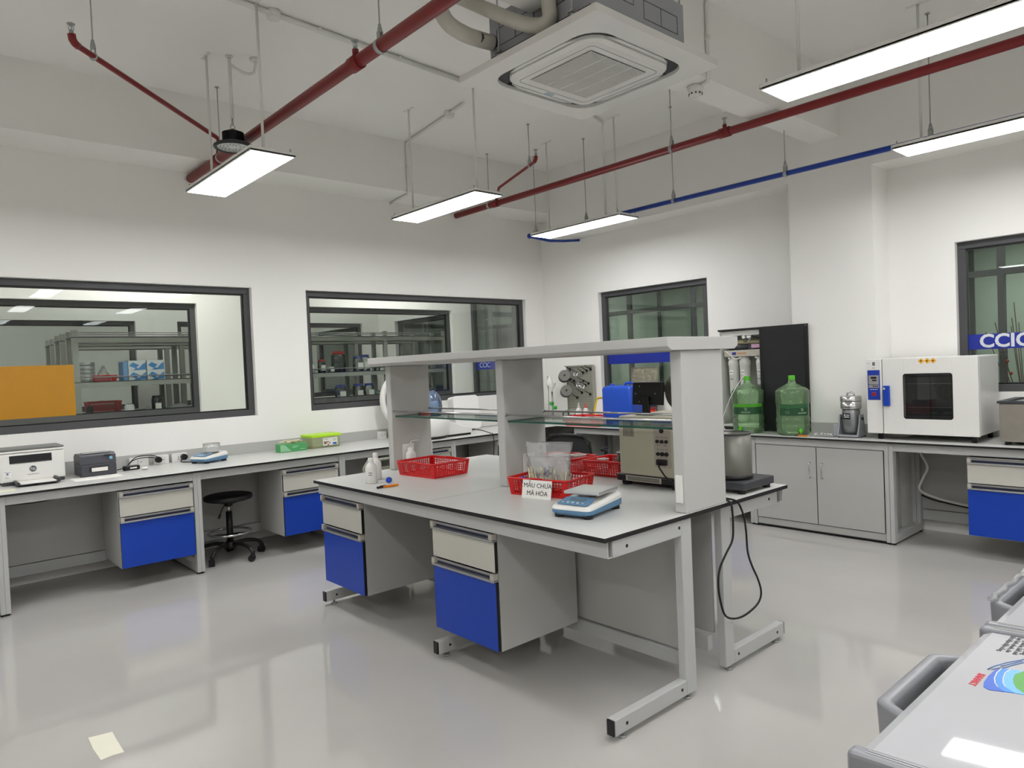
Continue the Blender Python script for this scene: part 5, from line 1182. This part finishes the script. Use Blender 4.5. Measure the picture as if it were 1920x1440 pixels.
# bottles, basket, tub, jerrycan, tray in the corner
def small_bottle(label, x, y, m, mc, s=1.0, cat='bottle'):
    t = thing('squeeze_bottle', label, cat, (x, y, BZ)); G().lathe([(.0001, 0), (.034 * s, 0), (.036 * s, .006), (.036 * s, .14), (.026 * s, .165), (.014 * s, .178)], seg=24).out('bottle_body', m, t)
    G().lathe([(.0165 * s, .172), (.0165 * s, .198), (.008 * s, .205), (.006 * s, .235), (.0001, .236)], seg=18).out('cap', mc, t); return t
small_bottle('white bottle with cream cap below the drying board', 5.98, 5.55, m_ldpe, m_cap); small_bottle('white bottle with red orange cap below the drying board', 5.98, 5.44, m_white, mat('red_orange', '#d8482c', .4), .9)
t = thing('jar', 'small jar with green lid standing left of the white bottles', 'jar', (6.0, 5.78, BZ)); G().lathe([(.0001, 0), (.04, 0), (.04, .11), (.03, .12)], seg=24).out('jar_body', m_lab, t); G().lathe([(.042, .112), (.042, .135), (.0001, .137)], seg=24).out('lid', mat('dull_green', '#4f6f4d', .5), t)
t = thing('jar', 'small clear jar with pale lid between the green lidded jar and the bottles', 'jar', (6.0, 5.67, BZ)); G().lathe([(.0001, 0), (.032, 0), (.032, .09), (.026, .1)], seg=24).out('jar_body', m_lab, t); G().lathe([(.034, .095), (.034, .115), (.0001, .117)], seg=24).out('lid', m_cap, t)
bsk = basket('long red basket on the right bench before the blue jerrycan', (5.79, 5.21, BZ), -90, .50, .30, .10)
t = thing('small_bottle', 'white flask lying in the long red basket on the right bench', 'bottle', (5.80, 5.29, BZ + .036)); g = G(); g.cyl((0, -.05, 0), (0, .05, 0), .03, seg=20); g.out('bottle_body', m_white, t); G().cyl((0, .05, 0), (0, .075, 0), .014, seg=14).out('cap', m_red, t)
t = thing('yellow_tub', 'yellow rimmed tub with white inside leaning behind the red basket', 'tub', (6.02, 5.215, BZ), 0)
g = G(); g.X = frame((0, 0, .16), (0, -1, 0), (.35, 0, 1)); f = rrect(.12, .135, .035, 4); g.loft([[(x * .86, y * .86, -.06) for x, y in f], [(x, y, .0) for x, y in f]], smooth=False); g.out('tub_body', m_clear if False else m_white, t)
g = G(); g.X = frame((0, 0, .16), (0, -1, 0), (.35, 0, 1)); g.tube([(x, y, .003) for x, y in f], .010, 8, close=True); g.out('rim', mat('bright_yellow', '#e5c414', .4), t)
t = thing('jerrycan', 'large blue plastic jerrycan standing on the right bench', 'jerrycan', (5.87, 4.80, BZ)); m_jc = mat('jerrycan_blue', '#1d4fc0', .35, var=.02)
g = G(); f = rrect(.125, .20, .035, 4); g.loft([[(x * .95, y * .97, 0) for x, y in f], [(x, y, .02) for x, y in f], [(x, y, .39) for x, y in f], [(x * .93, y * .94, .42) for x, y in f], [(x * .6, y * .80, .432) for x, y in f]], smooth=True); g.out('can_body', m_jc, t)
g = G(); g.tube(smooth([(0, -.03, .425), (0, -.04, .45), (0, -.07, .458), (0, -.12, .458), (0, -.145, .45), (0, -.15, .425)]), .012, 10); g.out('handle', m_jc, t); G().cyl((0, .14, .425), (0, .14, .452), .026, seg=20).out('cap', m_jc, t)
t = thing('foil_tray', 'shiny metal tray standing on edge behind the blue jerrycan', 'tray', (6.16, 4.74, BZ), 0)
m_foil = mat('crinkled_foil', '#b8b2a2', .22, metal=.9, var=.1, bump=.9, bscale=14)
g = G(); g.X = frame((0, 0, .31), (0, -1, 0), (.08, 0, 1)); f = rrect(.175, .30, .03, 4); g.loft([[(x * .9, y * .92, -.02) for x, y in f], [(x * .96, y * .97, .0) for x, y in f], [(x * 1, y * 1, .004) for x, y in f]], smooth=False); g.m = 0; g.out('tray_body', m_foil, t)
g = G(); g.X = frame((0, 0, .31), (0, -1, 0), (.08, 0, 1)); g.tube([(x, y, .004) for x, y in f], .007, 8, close=True); g.out('rim', mat('tray_rim', '#8f8a7c', .3, metal=.8), t)
t = thing('red_canister', 'small red canister right of the blue jerrycan', 'canister', (5.86, 4.44, BZ)); G().lathe([(.0001, 0), (.055, 0), (.055, .19), (.0001, .195)], seg=28).out('can_body', m_red, t); G().lathe([(.057, .185), (.057, .205), (.0001, .207)], seg=28).out('lid', mat('dark_red_lid', '#7c2020', .4), t)
# mesh chair
t = thing('office_chair', 'black mesh office chair between the island and the right bench', 'chair', (4.93, 4.62, 0), -70)
m_mesh = mat('black_mesh', '#1d1e20', .7, var=.15, scale=120)
g = G(); P = [(-.21, .46), (-.235, .60), (-.225, .74), (-.17, .80), (-.06, .815), (.06, .815), (.17, .80), (.225, .74), (.235, .60), (.21, .46)]
g.tube([(x, -.22 - .05 * (1 - (x / .235) ** 2), z) for x, z in P], .014, 8, close=True); bf = g.out('back_frame', m_black, t)
g = G(); rows = []
for j in range(7):
    z = .47 + .33 * j / 6; hw = .205 + .03 * math.sin(PI * j / 6); hw = hw if j < 5 else hw - .03 * (j - 4)
    rows.append([(hw * (2 * i / 10 - 1), -.22 - .05 * (1 - (2 * i / 10 - 1) ** 2), z) for i in range(11)])
g.loft(rows, cap=False, closed=False); g.out('back_mesh', m_mesh, bf)
g = G(); f = rrect(.235, .23, .07, 4); g.loft([[(x * .92, y * .92, .425) for x, y in f], [(x, y, .445) for x, y in f], [(x, y, .47) for x, y in f], [(x * .9, y * .9, .49) for x, y in f]]); g.out('seat', m_mesh, t)
g = G(); g.box(-.03, .03, -.27, .02, .395, .425, .006); g.tube([(0, -.24, .40), (0, -.285, .45), (0, -.283, .60)], .018, 8); g.out('support_arm', m_black, t)
for s in (-1, 1): g = G(); g.tube(smooth([(s * .20, .05, .43), (s * .27, .05, .46), (s * .275, .04, .62), (s * .27, -.05, .655), (s * .265, .14, .655)]), .013, 8); g.out('armrest', m_black, t)
G().cyl((0, 0, .10), (0, 0, .42), .026, .02).out('gas_lift', m_black, t)
for k in range(5):
    a = R(72 * k + 10); c, s = math.cos(a), math.sin(a); l = G().tube([(.02 * c, .02 * s, .11), (.15 * c, .15 * s, .10), (.28 * c, .28 * s, .075)], [.022, .018, .013], 8).out('leg', m_black, t)
    g = G(); g.cyl((.28 * c - .02 * s, .28 * s + .02 * c, .028), (.28 * c + .02 * s, .28 * s - .02 * c, .028), .028, seg=16); g.cyl((.28 * c, .28 * s, .04), (.28 * c, .28 * s, .075), .008, seg=8); g.out('castor', m_rubber, l)
# hoses under the right bench
t = thing('drain_hose', 'pale hose curling down beside the two-door cabinet under the oven bench', 'hose', (6.1, 1.9, .4)); G().tube(smooth([(6.02, 2.0, .77), (6.0, 1.97, .66), (6.02, 1.93, .55), (6.03, 1.97, .45), (6.05, 2.0, .36), (6.10, 1.9, .30), (6.14, 1.7, .255), (6.15, 1.4, .235), (6.15, 1.0, .225)]), .010, 8).out('hose_run', m_cond, t, True)
t = thing('cable', 'dark cable lying along the rail under the oven bench', 'cable', (6.1, 1.6, .2)); G().tube(smooth([(6.15, 2.02, .30), (6.16, 1.9, .262), (6.165, 1.6, .225), (6.165, 1.2, .205), (6.165, .9, .20)]), .006, 8).out('cable_run', m_rubber, t, True)
# ------------------------------------------------------------ storeroom racks beyond the corridor
m_rack = mat('rack_grey', '#a9aaa2', .5, var=.02)
def rack(label, x0, x1, y, xs, z=(1.12, 1.49, 1.955)):
    t = thing('storage_rack', label, 'rack', ((x0 + x1) / 2, y + .17, 0), group='reagent racks in the storeroom')
    for i, x in enumerate(xs):
        for yy in (y, y + .30): G().box(x - .028, x + .028, yy, yy + .04, 0, z[-1] + .075, .003).out('post', m_rack, t, True)
    for k, zz in enumerate(z):
        g = G(); g.box(x0, x1, y - .005, y + .03, zz - .055, zz - .005); g.box(x0, x1, y + .31, y + .345, zz - .055, zz - .005); g.m = 1; g.box(x0, x1, y - .004, y + .344, zz - .005, zz + .004); sf = g.out('shelf_board', [m_rack, m_dark], t, True)
        if k:
            for yy in (y + .005, y + .33): G().cyl((x0, yy, zz + .05), (x1, yy, zz + .05), .006, seg=8).out('guard_rail', m_alu, sf, True)
    return t
rack('grey two-bay rack seen through the left window, nearest one with blue boxes', 1.46, 3.95, 8.35, [1.49, 2.72, 3.92])
rack('grey rack behind the nearest one in the storeroom, left side', 1.46, 3.95, 9.0, [1.49, 2.72, 3.92])
rack('furthest grey rack in the storeroom on the left', 1.46, 3.95, 9.6, [1.49, 2.72, 3.92], (1.12, 1.49, 1.94))
rack('grey rack with jars seen through the middle window', 3.97, 6.2, 8.35, [4.0, 5.17, 6.17])
rack('grey rack behind the one with jars, seen through the middle window', 3.97, 6.2, 9.15, [4.0, 4.45, 5.17, 6.17])
Z1, Z0 = 1.494, 1.124
bxm = mat('carton_white', '#dfe3e6', .6); bxb = mat('carton_blue', '#3b8ad0', .6)
def carton(x, z, s):
    t = thing('carton', 'white and blue carton on the storeroom rack, %s of the block of four' % s, 'box', (x, 8.37, z), 0, 'white and blue cartons on the nearest rack')
    G().box(-.086, .086, 0, .20, 0, .105, .002).out('box_body', bxm, t)
    g = G(); g.X = frame((0, -.0008, .05), (1, 0, 0), (0, 0, 1)); g.prism([(-.08, .0), (-.04, .035), (.02, .005), (-.02, -.03)], 0, .0005); g.prism([(.0, -.045), (.084, -.045), (.084, .035), (.05, .01)], 0, .0005); g.prism([(-.04, -.048), (.03, -.048), (-.005, -.02)], 0, .0005); g.out('box_print', bxb, t)
for x, c in ((2.06, 'left'), (2.245, 'right')):
    for z, r in ((Z1, 'lower'), (Z1 + .106, 'upper')): carton(x, z, r + ' ' + c)
t = thing('carton', 'blue carton end seen left of the white and blue cartons', 'box', (1.945, 8.37, Z1)); G().box(-.022, .022, 0, .2, 0, .2, .002).out('box_body', mat('pale_blue_card', '#6f9fd0', .6), t)
def plastic_heap(label, x, y, z, w, m, h=.1, seed=1):
    t = thing('plastic_bag', label, 'bag', (x, y, z)); rnd = random.Random(seed); g = G(); rr = []
    for j in range(6):
        v = j / 5; rr.append([((w / 2) * (1 - v * .85) * math.cos(2 * PI * k / 14) * rnd.uniform(.85, 1.1), .10 * (1 - v * .8) * math.sin(2 * PI * k / 14) * rnd.uniform(.85, 1.1), h * v * rnd.uniform(.85, 1.1) if j else 0) for k in range(14)])
    g.loft(rr, smooth=False); g.out('bag_film', m, t)
m_film = pane('loose_film', (.86, .87, .86, 1), 1.5, .08, .35, (.8, .8, .78, 1))
basket('small red basket on the storeroom rack holding a clear bag', (1.76, 8.50, Z1), 0, .22, .2, .06)
plastic_heap('clear crumpled bag in the red basket of the storeroom rack', 1.76, 8.50, Z1 + .008, .17, m_film, .16, 2)
def ring_stack(label, x, y, z):
    t = thing('sieve_stack', label, 'sieve', (x, y, z)); 
    for k in range(5): G().lathe([(.085, 0), (.088, .004), (.088, .036), (.084, .04), (.084, .0)], (0, 0, k * .042), 24).out('sieve_ring', m_zinc, t)
ring_stack('stack of metal sieves at the left end of the storeroom rack', 1.60, 8.52, Z1)
def jar(label, x, y, z, r, h, mc, body=m_lab, name='jar', lab=True):
    t = thing(name, label, 'jar', (x, y, z), 0, 'jars and bottles on the storeroom racks')
    G().lathe([(.0001, 0), (r, 0), (r, h * .8), (r * .8, h * .88)], seg=20).out('jar_body', body, t)
    G().lathe([(r * .86, h * .86), (r * .86, h), (.0001, h)], seg=20).out('lid', mc, t)
    if lab:
        g = G(); g.X = frame((0, -r - .001, h * .35), (1, 0, 0), (0, 0, 1)); g.box(-r * .55, r * .55, -h * .2, h * .22, -.008, .0005); g.out('jar_label', m_paper, t)
m_navy = mat('navy_lid', '#24388c', .4); m_rlid = mat('red_lid', '#b3302c', .4); m_brown = mat('dark_bottle', '#20201f', .25)
jar('dark bottle with pale label low on the storeroom rack', 2.26, 8.45, Z0, .055, .19, m_black, m_brown, 'reagent_bottle'); jar('small black capped bottle at the left of the low storeroom shelf', 1.60, 8.42, Z0, .035, .12, m_black, m_black, 'reagent_bottle', False)
jar('clear bottle beside the dark bottle on the low storeroom shelf', 1.98, 8.44, Z0, .05, .11, m_ldpe, m_ldpe, 'reagent_bottle')
basket('red basket standing behind on the low shelf of the storeroom rack', (1.88, 9.18, Z0), 0, .34, .22, .14)
plastic_heap('crumpled clear film on the low storeroom shelf, left', 2.16, 8.43, Z0, .2, m_film, .07, 4); plastic_heap('large crumpled film on the low storeroom shelf, right', 2.50, 8.47, Z0, .42, m_film, .09, 5)
jar('glass jar with red lid on the upper shelf seen through the middle window', 4.50, 8.46, Z1, .095, .27, m_rlid, lab=False); jar('small bottle with red lid left of the red lidded jar', 4.26, 8.46, Z1, .05, .17, m_rlid)
jar('white capped small jar between the two red lidded ones', 4.36, 8.40, Z1, .045, .07, m_white); jar('white short jar at the left of the upper middle shelf', 4.10, 8.44, Z1, .05, .11, m_white, m_ldpe, lab=False)
jar('pale jar with navy lid at the right of the upper middle shelf', 4.78, 8.44, Z1, .07, .20, m_navy); jar('navy lidded jar behind the pale one on the upper middle shelf', 4.93, 8.52, Z1, .07, .22, m_navy); jar('small amber jar beside the navy lidded jar', 5.06, 8.42, Z1, .04, .10, m_cap, lab=False)
jar('navy lidded jar on the low middle shelf, leftmost of three', 4.50, 8.44, Z0, .075, .20, m_navy); jar('navy lidded jar on the low middle shelf, middle of three', 4.76, 8.44, Z0, .07, .20, m_navy); jar('navy lidded jar on the low middle shelf, rightmost of three', 4.93, 8.44, Z0, .07, .20, m_navy)
t = thing('black_instrument', 'black cables and meters on the low shelf behind the left jars', 'instrument', (4.25, 9.3, Z0)); g = G(); g.box(-.16, .16, -.06, .06, 0, .16, .02); g.out('housing', m_dark, t)
t = thing('tool_box', 'pale flat tray at the left of the low middle shelf', 'tray', (4.25, 8.48, Z0)); G().box(-.2, .16, -.08, .08, 0, .05, .006).out('tray_body', m_ldpe, t)
t = thing('rack_tray', 'pale green plastic drying tray right of the navy lidded jars', 'tray', (5.22, 8.50, Z0)); m_pg = mat('pale_green_plastic', '#a9c4b6', .4)
g = G(); g.prism([(-.10, 0), (.10, 0), (.10, .09), (-.10, .05)], -.15, .15, 'x'); g.out('tray_body', m_pg, t)
for x in (-.14, .14): G().prism([(.10, 0), (.12, 0), (.10, .33), (.08, .33)], x - .01, x + .01, 'x').out('side_arm', m_pg, t)
# orange film on the partition window
m_orf = pane('orange_film', (.90, .52, .05, 1), .3, .1, .55, (.78, .40, .02, 1))
o = G().box(-1.845, 1.385, 7.905, 7.912, 1.176, 1.665).out('orange_film', m_orf); tag(o, 'translucent orange film on the lower left of the corridor partition window', 'film')
# plants in the hall behind the right window
t = thing('branch_vase', 'bare twigs with red blossoms standing behind the rightmost window', 'plant', (7.6, 1.62, 0))
rn = random.Random(8)
G().lathe([(.0001, 0), (.09, 0), (.12, .2), (.10, .45), (.05, .6), (.06, .66)], seg=24).out('vase', mat('vase_red', '#7c2b24', .35), t)
for k in range(10):
    a = rn.uniform(0, 6.28); r = rn.uniform(.1, .32); h = rn.uniform(.9, 1.2); g = G()
    g.tube(smooth([(0, 0, .5), (r * .2 * math.cos(a), r * .2 * math.sin(a), .9), (r * .6 * math.cos(a), r * .6 * math.sin(a), .66 + h * .6), (r * math.cos(a), r * math.sin(a), .66 + h)]), .004, 5)
    tw = g.out('twig', mat('twig_brown', '#5b4438', .8), t)
    g = G()
    for j in range(2 if k in (2, 6) else 0): p = Vector((r * (.5 + .12 * j) * math.cos(a), r * (.5 + .12 * j) * math.sin(a), .66 + h * (.55 + .11 * j))); g.sphere(p, .016, 6, 4)
    if k not in (2, 6): g.b.free(); continue
    b = g.out('blossom', mat('blossom_red', '#a33a2c', .7), tw); b['kind'] = 'stuff'
# ------------------------------------------------------------ freezer at the lower right, paper on the floor
m_lid = mat('freezer_lid', '#b6b6b8', .03, var=.005)
m_trim = mat('freezer_trim', '#85868a', .3, var=.01)
m_fbody = mat('freezer_body', '#d6d6d6', .25)
t = thing('chest_freezer', 'white two-lid chest freezer with grey trim and handles at the lower right', 'freezer', (1.9, .08, 0))
FX, FY = 1.9, .08
g = G(); g.box(-.80, .80, -.36, .365, .04, .79, .012); g.out('body', m_fbody, t)
g = G(); g.box(-.81, .81, -.37, .372, .775, .800, .006); g.out('top_collar', m_trim, t)
def flid(x0, x1, first):
    g = G()
    # slightly domed lid top
    n = 12; rows = []
    for i in range(n + 1):
        u = i / n; x = x0 + .03 + (x1 - x0 - .06) * u; rows.append([(x, -.36, .80), (x, .376, .80), (x, .382, .815), (x, .376, .848), (x, .36, .8545), (x, 0, .8552), (x, -.36, .8545)])
    g.loft(rows, smooth=False); ld = g.out('lid', m_lid, t)
    for a, b in ((x0, x0 + .03), (x1 - .03, x1)):
        g = G(); g.box(a, b, -.365, .386, .796, .862, .009, seg=3); g.out('lid_trim', m_trim, ld, label='grey end trim of the lid')
        for q in (.33, .55): g = G(); g.box(a + (b - a) * q - .0012, a + (b - a) * q + .0012, -.35, .36, .8618, .8628); g.out('trim_line', m_alu, ld)
    return ld
l1 = flid(-.835, -.135, True); l2 = flid(-.13, .575 + .0, False)
def fhandle(x0, x1, film):
    g = G()
    y0, y1 = .372, .447; z0, z1 = .745, .825
    # trapezoid loop: outer minus inner
    def out4(e, z): return [(x0 + e, y0, z), (x0 + .05 + e * .4, y1 - e, z), (x1 - .05 - e * .4, y1 - e, z), (x1 - e, y0, z)]
    A = out4(0, z1); B = out4(.028, z1); C_ = out4(.032, z0 + .012); D = out4(.004, z0)
    n = 4
    rings = [[*A], [*B], [*C_], [*D], [*A]]
    g.loft(rings, cap=False, smooth=False, closed=False)
    bmesh.ops.remove_doubles(g.b, verts=list(g.b.verts), dist=.0001)
    bmesh.ops.bevel(g.b, geom=[e for e in g.b.edges if len(e.link_faces) == 2], offset=.009, segments=3, affect='EDGES', profile=.5, clamp_overlap=True)
    for f in g.b.faces: f.smooth = True
    return g.out('lid_handle', m_trim, t, label='grey moulded handle')
SH = Matrix(((1, 0, 0, 0), (0, 1, 0, 0), (0, -.045, 1, .045 * .36), (0, 0, 0, 1)))
for (a, b) in ((-.615, -.235), (.105, .485)):
    h_ = fhandle(a, b, False)
    G().box(a + .03, b - .03, .366, .374, .75, .80).out('handle_recess', m_dark, t)
# clear film bunched on the far handle
g = G(); rn = random.Random(2); pts2 = [(.14 + .36 * k / 18, .438 + rn.uniform(-.004, .004), .829 + rn.uniform(-.002, .004)) for k in range(19)]
g.tube(pts2, [.004 + rn.uniform(0, .004) for _ in pts2], 6); g.out('protective_film', m_clear, t)
# print on the first lid: swoosh and writing, readable from the far side
F = frame((-.375, .03, .8595), (-1, 0, 0), (0, -1, 0))
F2 = lambda x, y: frame((x - FX, y - FY, .8562), (-1, 0, 0), (0, -1, 0))
def ell(cx, cy, rx, ry, a0, a1, n=20): return [(cx + rx * math.cos(R(a0 + (a1 - a0) * i / n)), cy + ry * math.sin(R(a0 + (a1 - a0) * i / n))) for i in range(n + 1)]
pr = G().quad(*[F2(1.5, .25) @ Vector(p) for p in ((-.001, -.001, -.001), (.001, -.001, -.001), (.001, .001, -.001), (-.001, .001, -.001))]).out('lid_print', m_lid, l1)
A1 = [(1.435, .348), (1.448, .361), (1.463, .369), (1.484, .375), (1.512, .378), (1.540, .377)]
A2 = [(1.440, .334), (1.456, .352), (1.472, .359), (1.494, .364), (1.520, .367), (1.546, .364)]
A3 = [(1.442, .318), (1.462, .337), (1.480, .345), (1.503, .351), (1.525, .353), (1.549, .345)]
for k, (P, col) in enumerate((([(1.428, .370), (1.436, .380), (1.455, .3845), (1.49, .386), (1.528, .384)] + A1[::-1], '#2c5cc0'), (A1 + A2[::-1], '#3a86d2'), (A2 + A3[::-1], '#68aee2'), (A3 + [(1.56, .25), (1.45, .22)], '#4f9a3e'))):
    g = G(); g.prism([(x - FX, y - FY) for x, y in P], .8548, .8558, 'z'); g.out('swoosh', mat('swoosh_%d' % k, col, .4, var=0), pr)
for A in (A1, A2): G().tube([(x - FX, y - FY, .8560) for x, y in A[1:]], .0012, 5).out('swoosh_line', m_wtxt, pr)
G().tube([(x - FX, y - FY, .8556) for x, y in ((1.522, .395), (1.545, .390), (1.575, .378), (1.612, .357), (1.622, .348), (1.60, .352), (1.57, .366), (1.548, .374), (1.538, .383), (1.528, .388))], .0008, 5, close=True).out('hand_outline', mat('outline_blue', '#5b7fb8', .5, var=0), pr)
G().tube([(x - FX, y - FY, .8556) for x, y in ((1.55, .381), (1.575, .370), (1.60, .358))], .0008, 5).out('hand_outline', MATS['outline_blue'], pr)
text('SANAKY', .0165, 'brand_lettering', mat('print_red', '#c8283a', .4, var=0), pr, frame((1.463 - FX, .3975 - FY, .8552), (-1, .0, 0), (0, -1, 0)), .0004, bold=.0004)
for k, s in enumerate(('Tiết kiệm điện năng', 'Làm lạnh nhanh, sâu', 'Kháng khuẩn, khử mùi', 'Dàn lạnh ống đồng')):
    text(s, .0125, 'lettering', m_greytxt, pr, frame((1.685 - FX, .402 - FY - .0125 * k, .8552), (-1, .0, 0), (0, -1, 0)), .0004)
for o in [l1, l2] + list(l1.children) + list(l2.children) + list(pr.children):     # both lids slope down to the front
    o.data.transform(SH)
for sx in (-.7, .7):
    for sy in (-.3, .3): G().cyl((sx, sy, 0), (sx, sy, .045), .025, seg=14).out('foot', m_rubber, t)
# paper on the floor
t = thing('paper_scrap', 'torn white paper rectangle lying on the floor at the lower left', 'paper', (.605, 3.24, .0), 0)
g = G(); P = [(-.040, .122), (.02, .108), (.045, .103), (.042, .02), (.04, -.118), (.0, -.110), (-.042, -.115), (-.045, .0)]; g.prism(P, .0005, .0018); g.out('sheet', mat('scrap_paper', '#e9e6d2', .8), t)
t = thing('tape_scrap', 'small torn tape scrap on the floor under the island end', 'tape', (2.78, 1.95, 0)); G().prism([(-.05, -.015), (.03, -.03), (.055, .0), (.0, .02), (-.04, .012)], .0004, .0012).out('tape', m_ldpe, t)
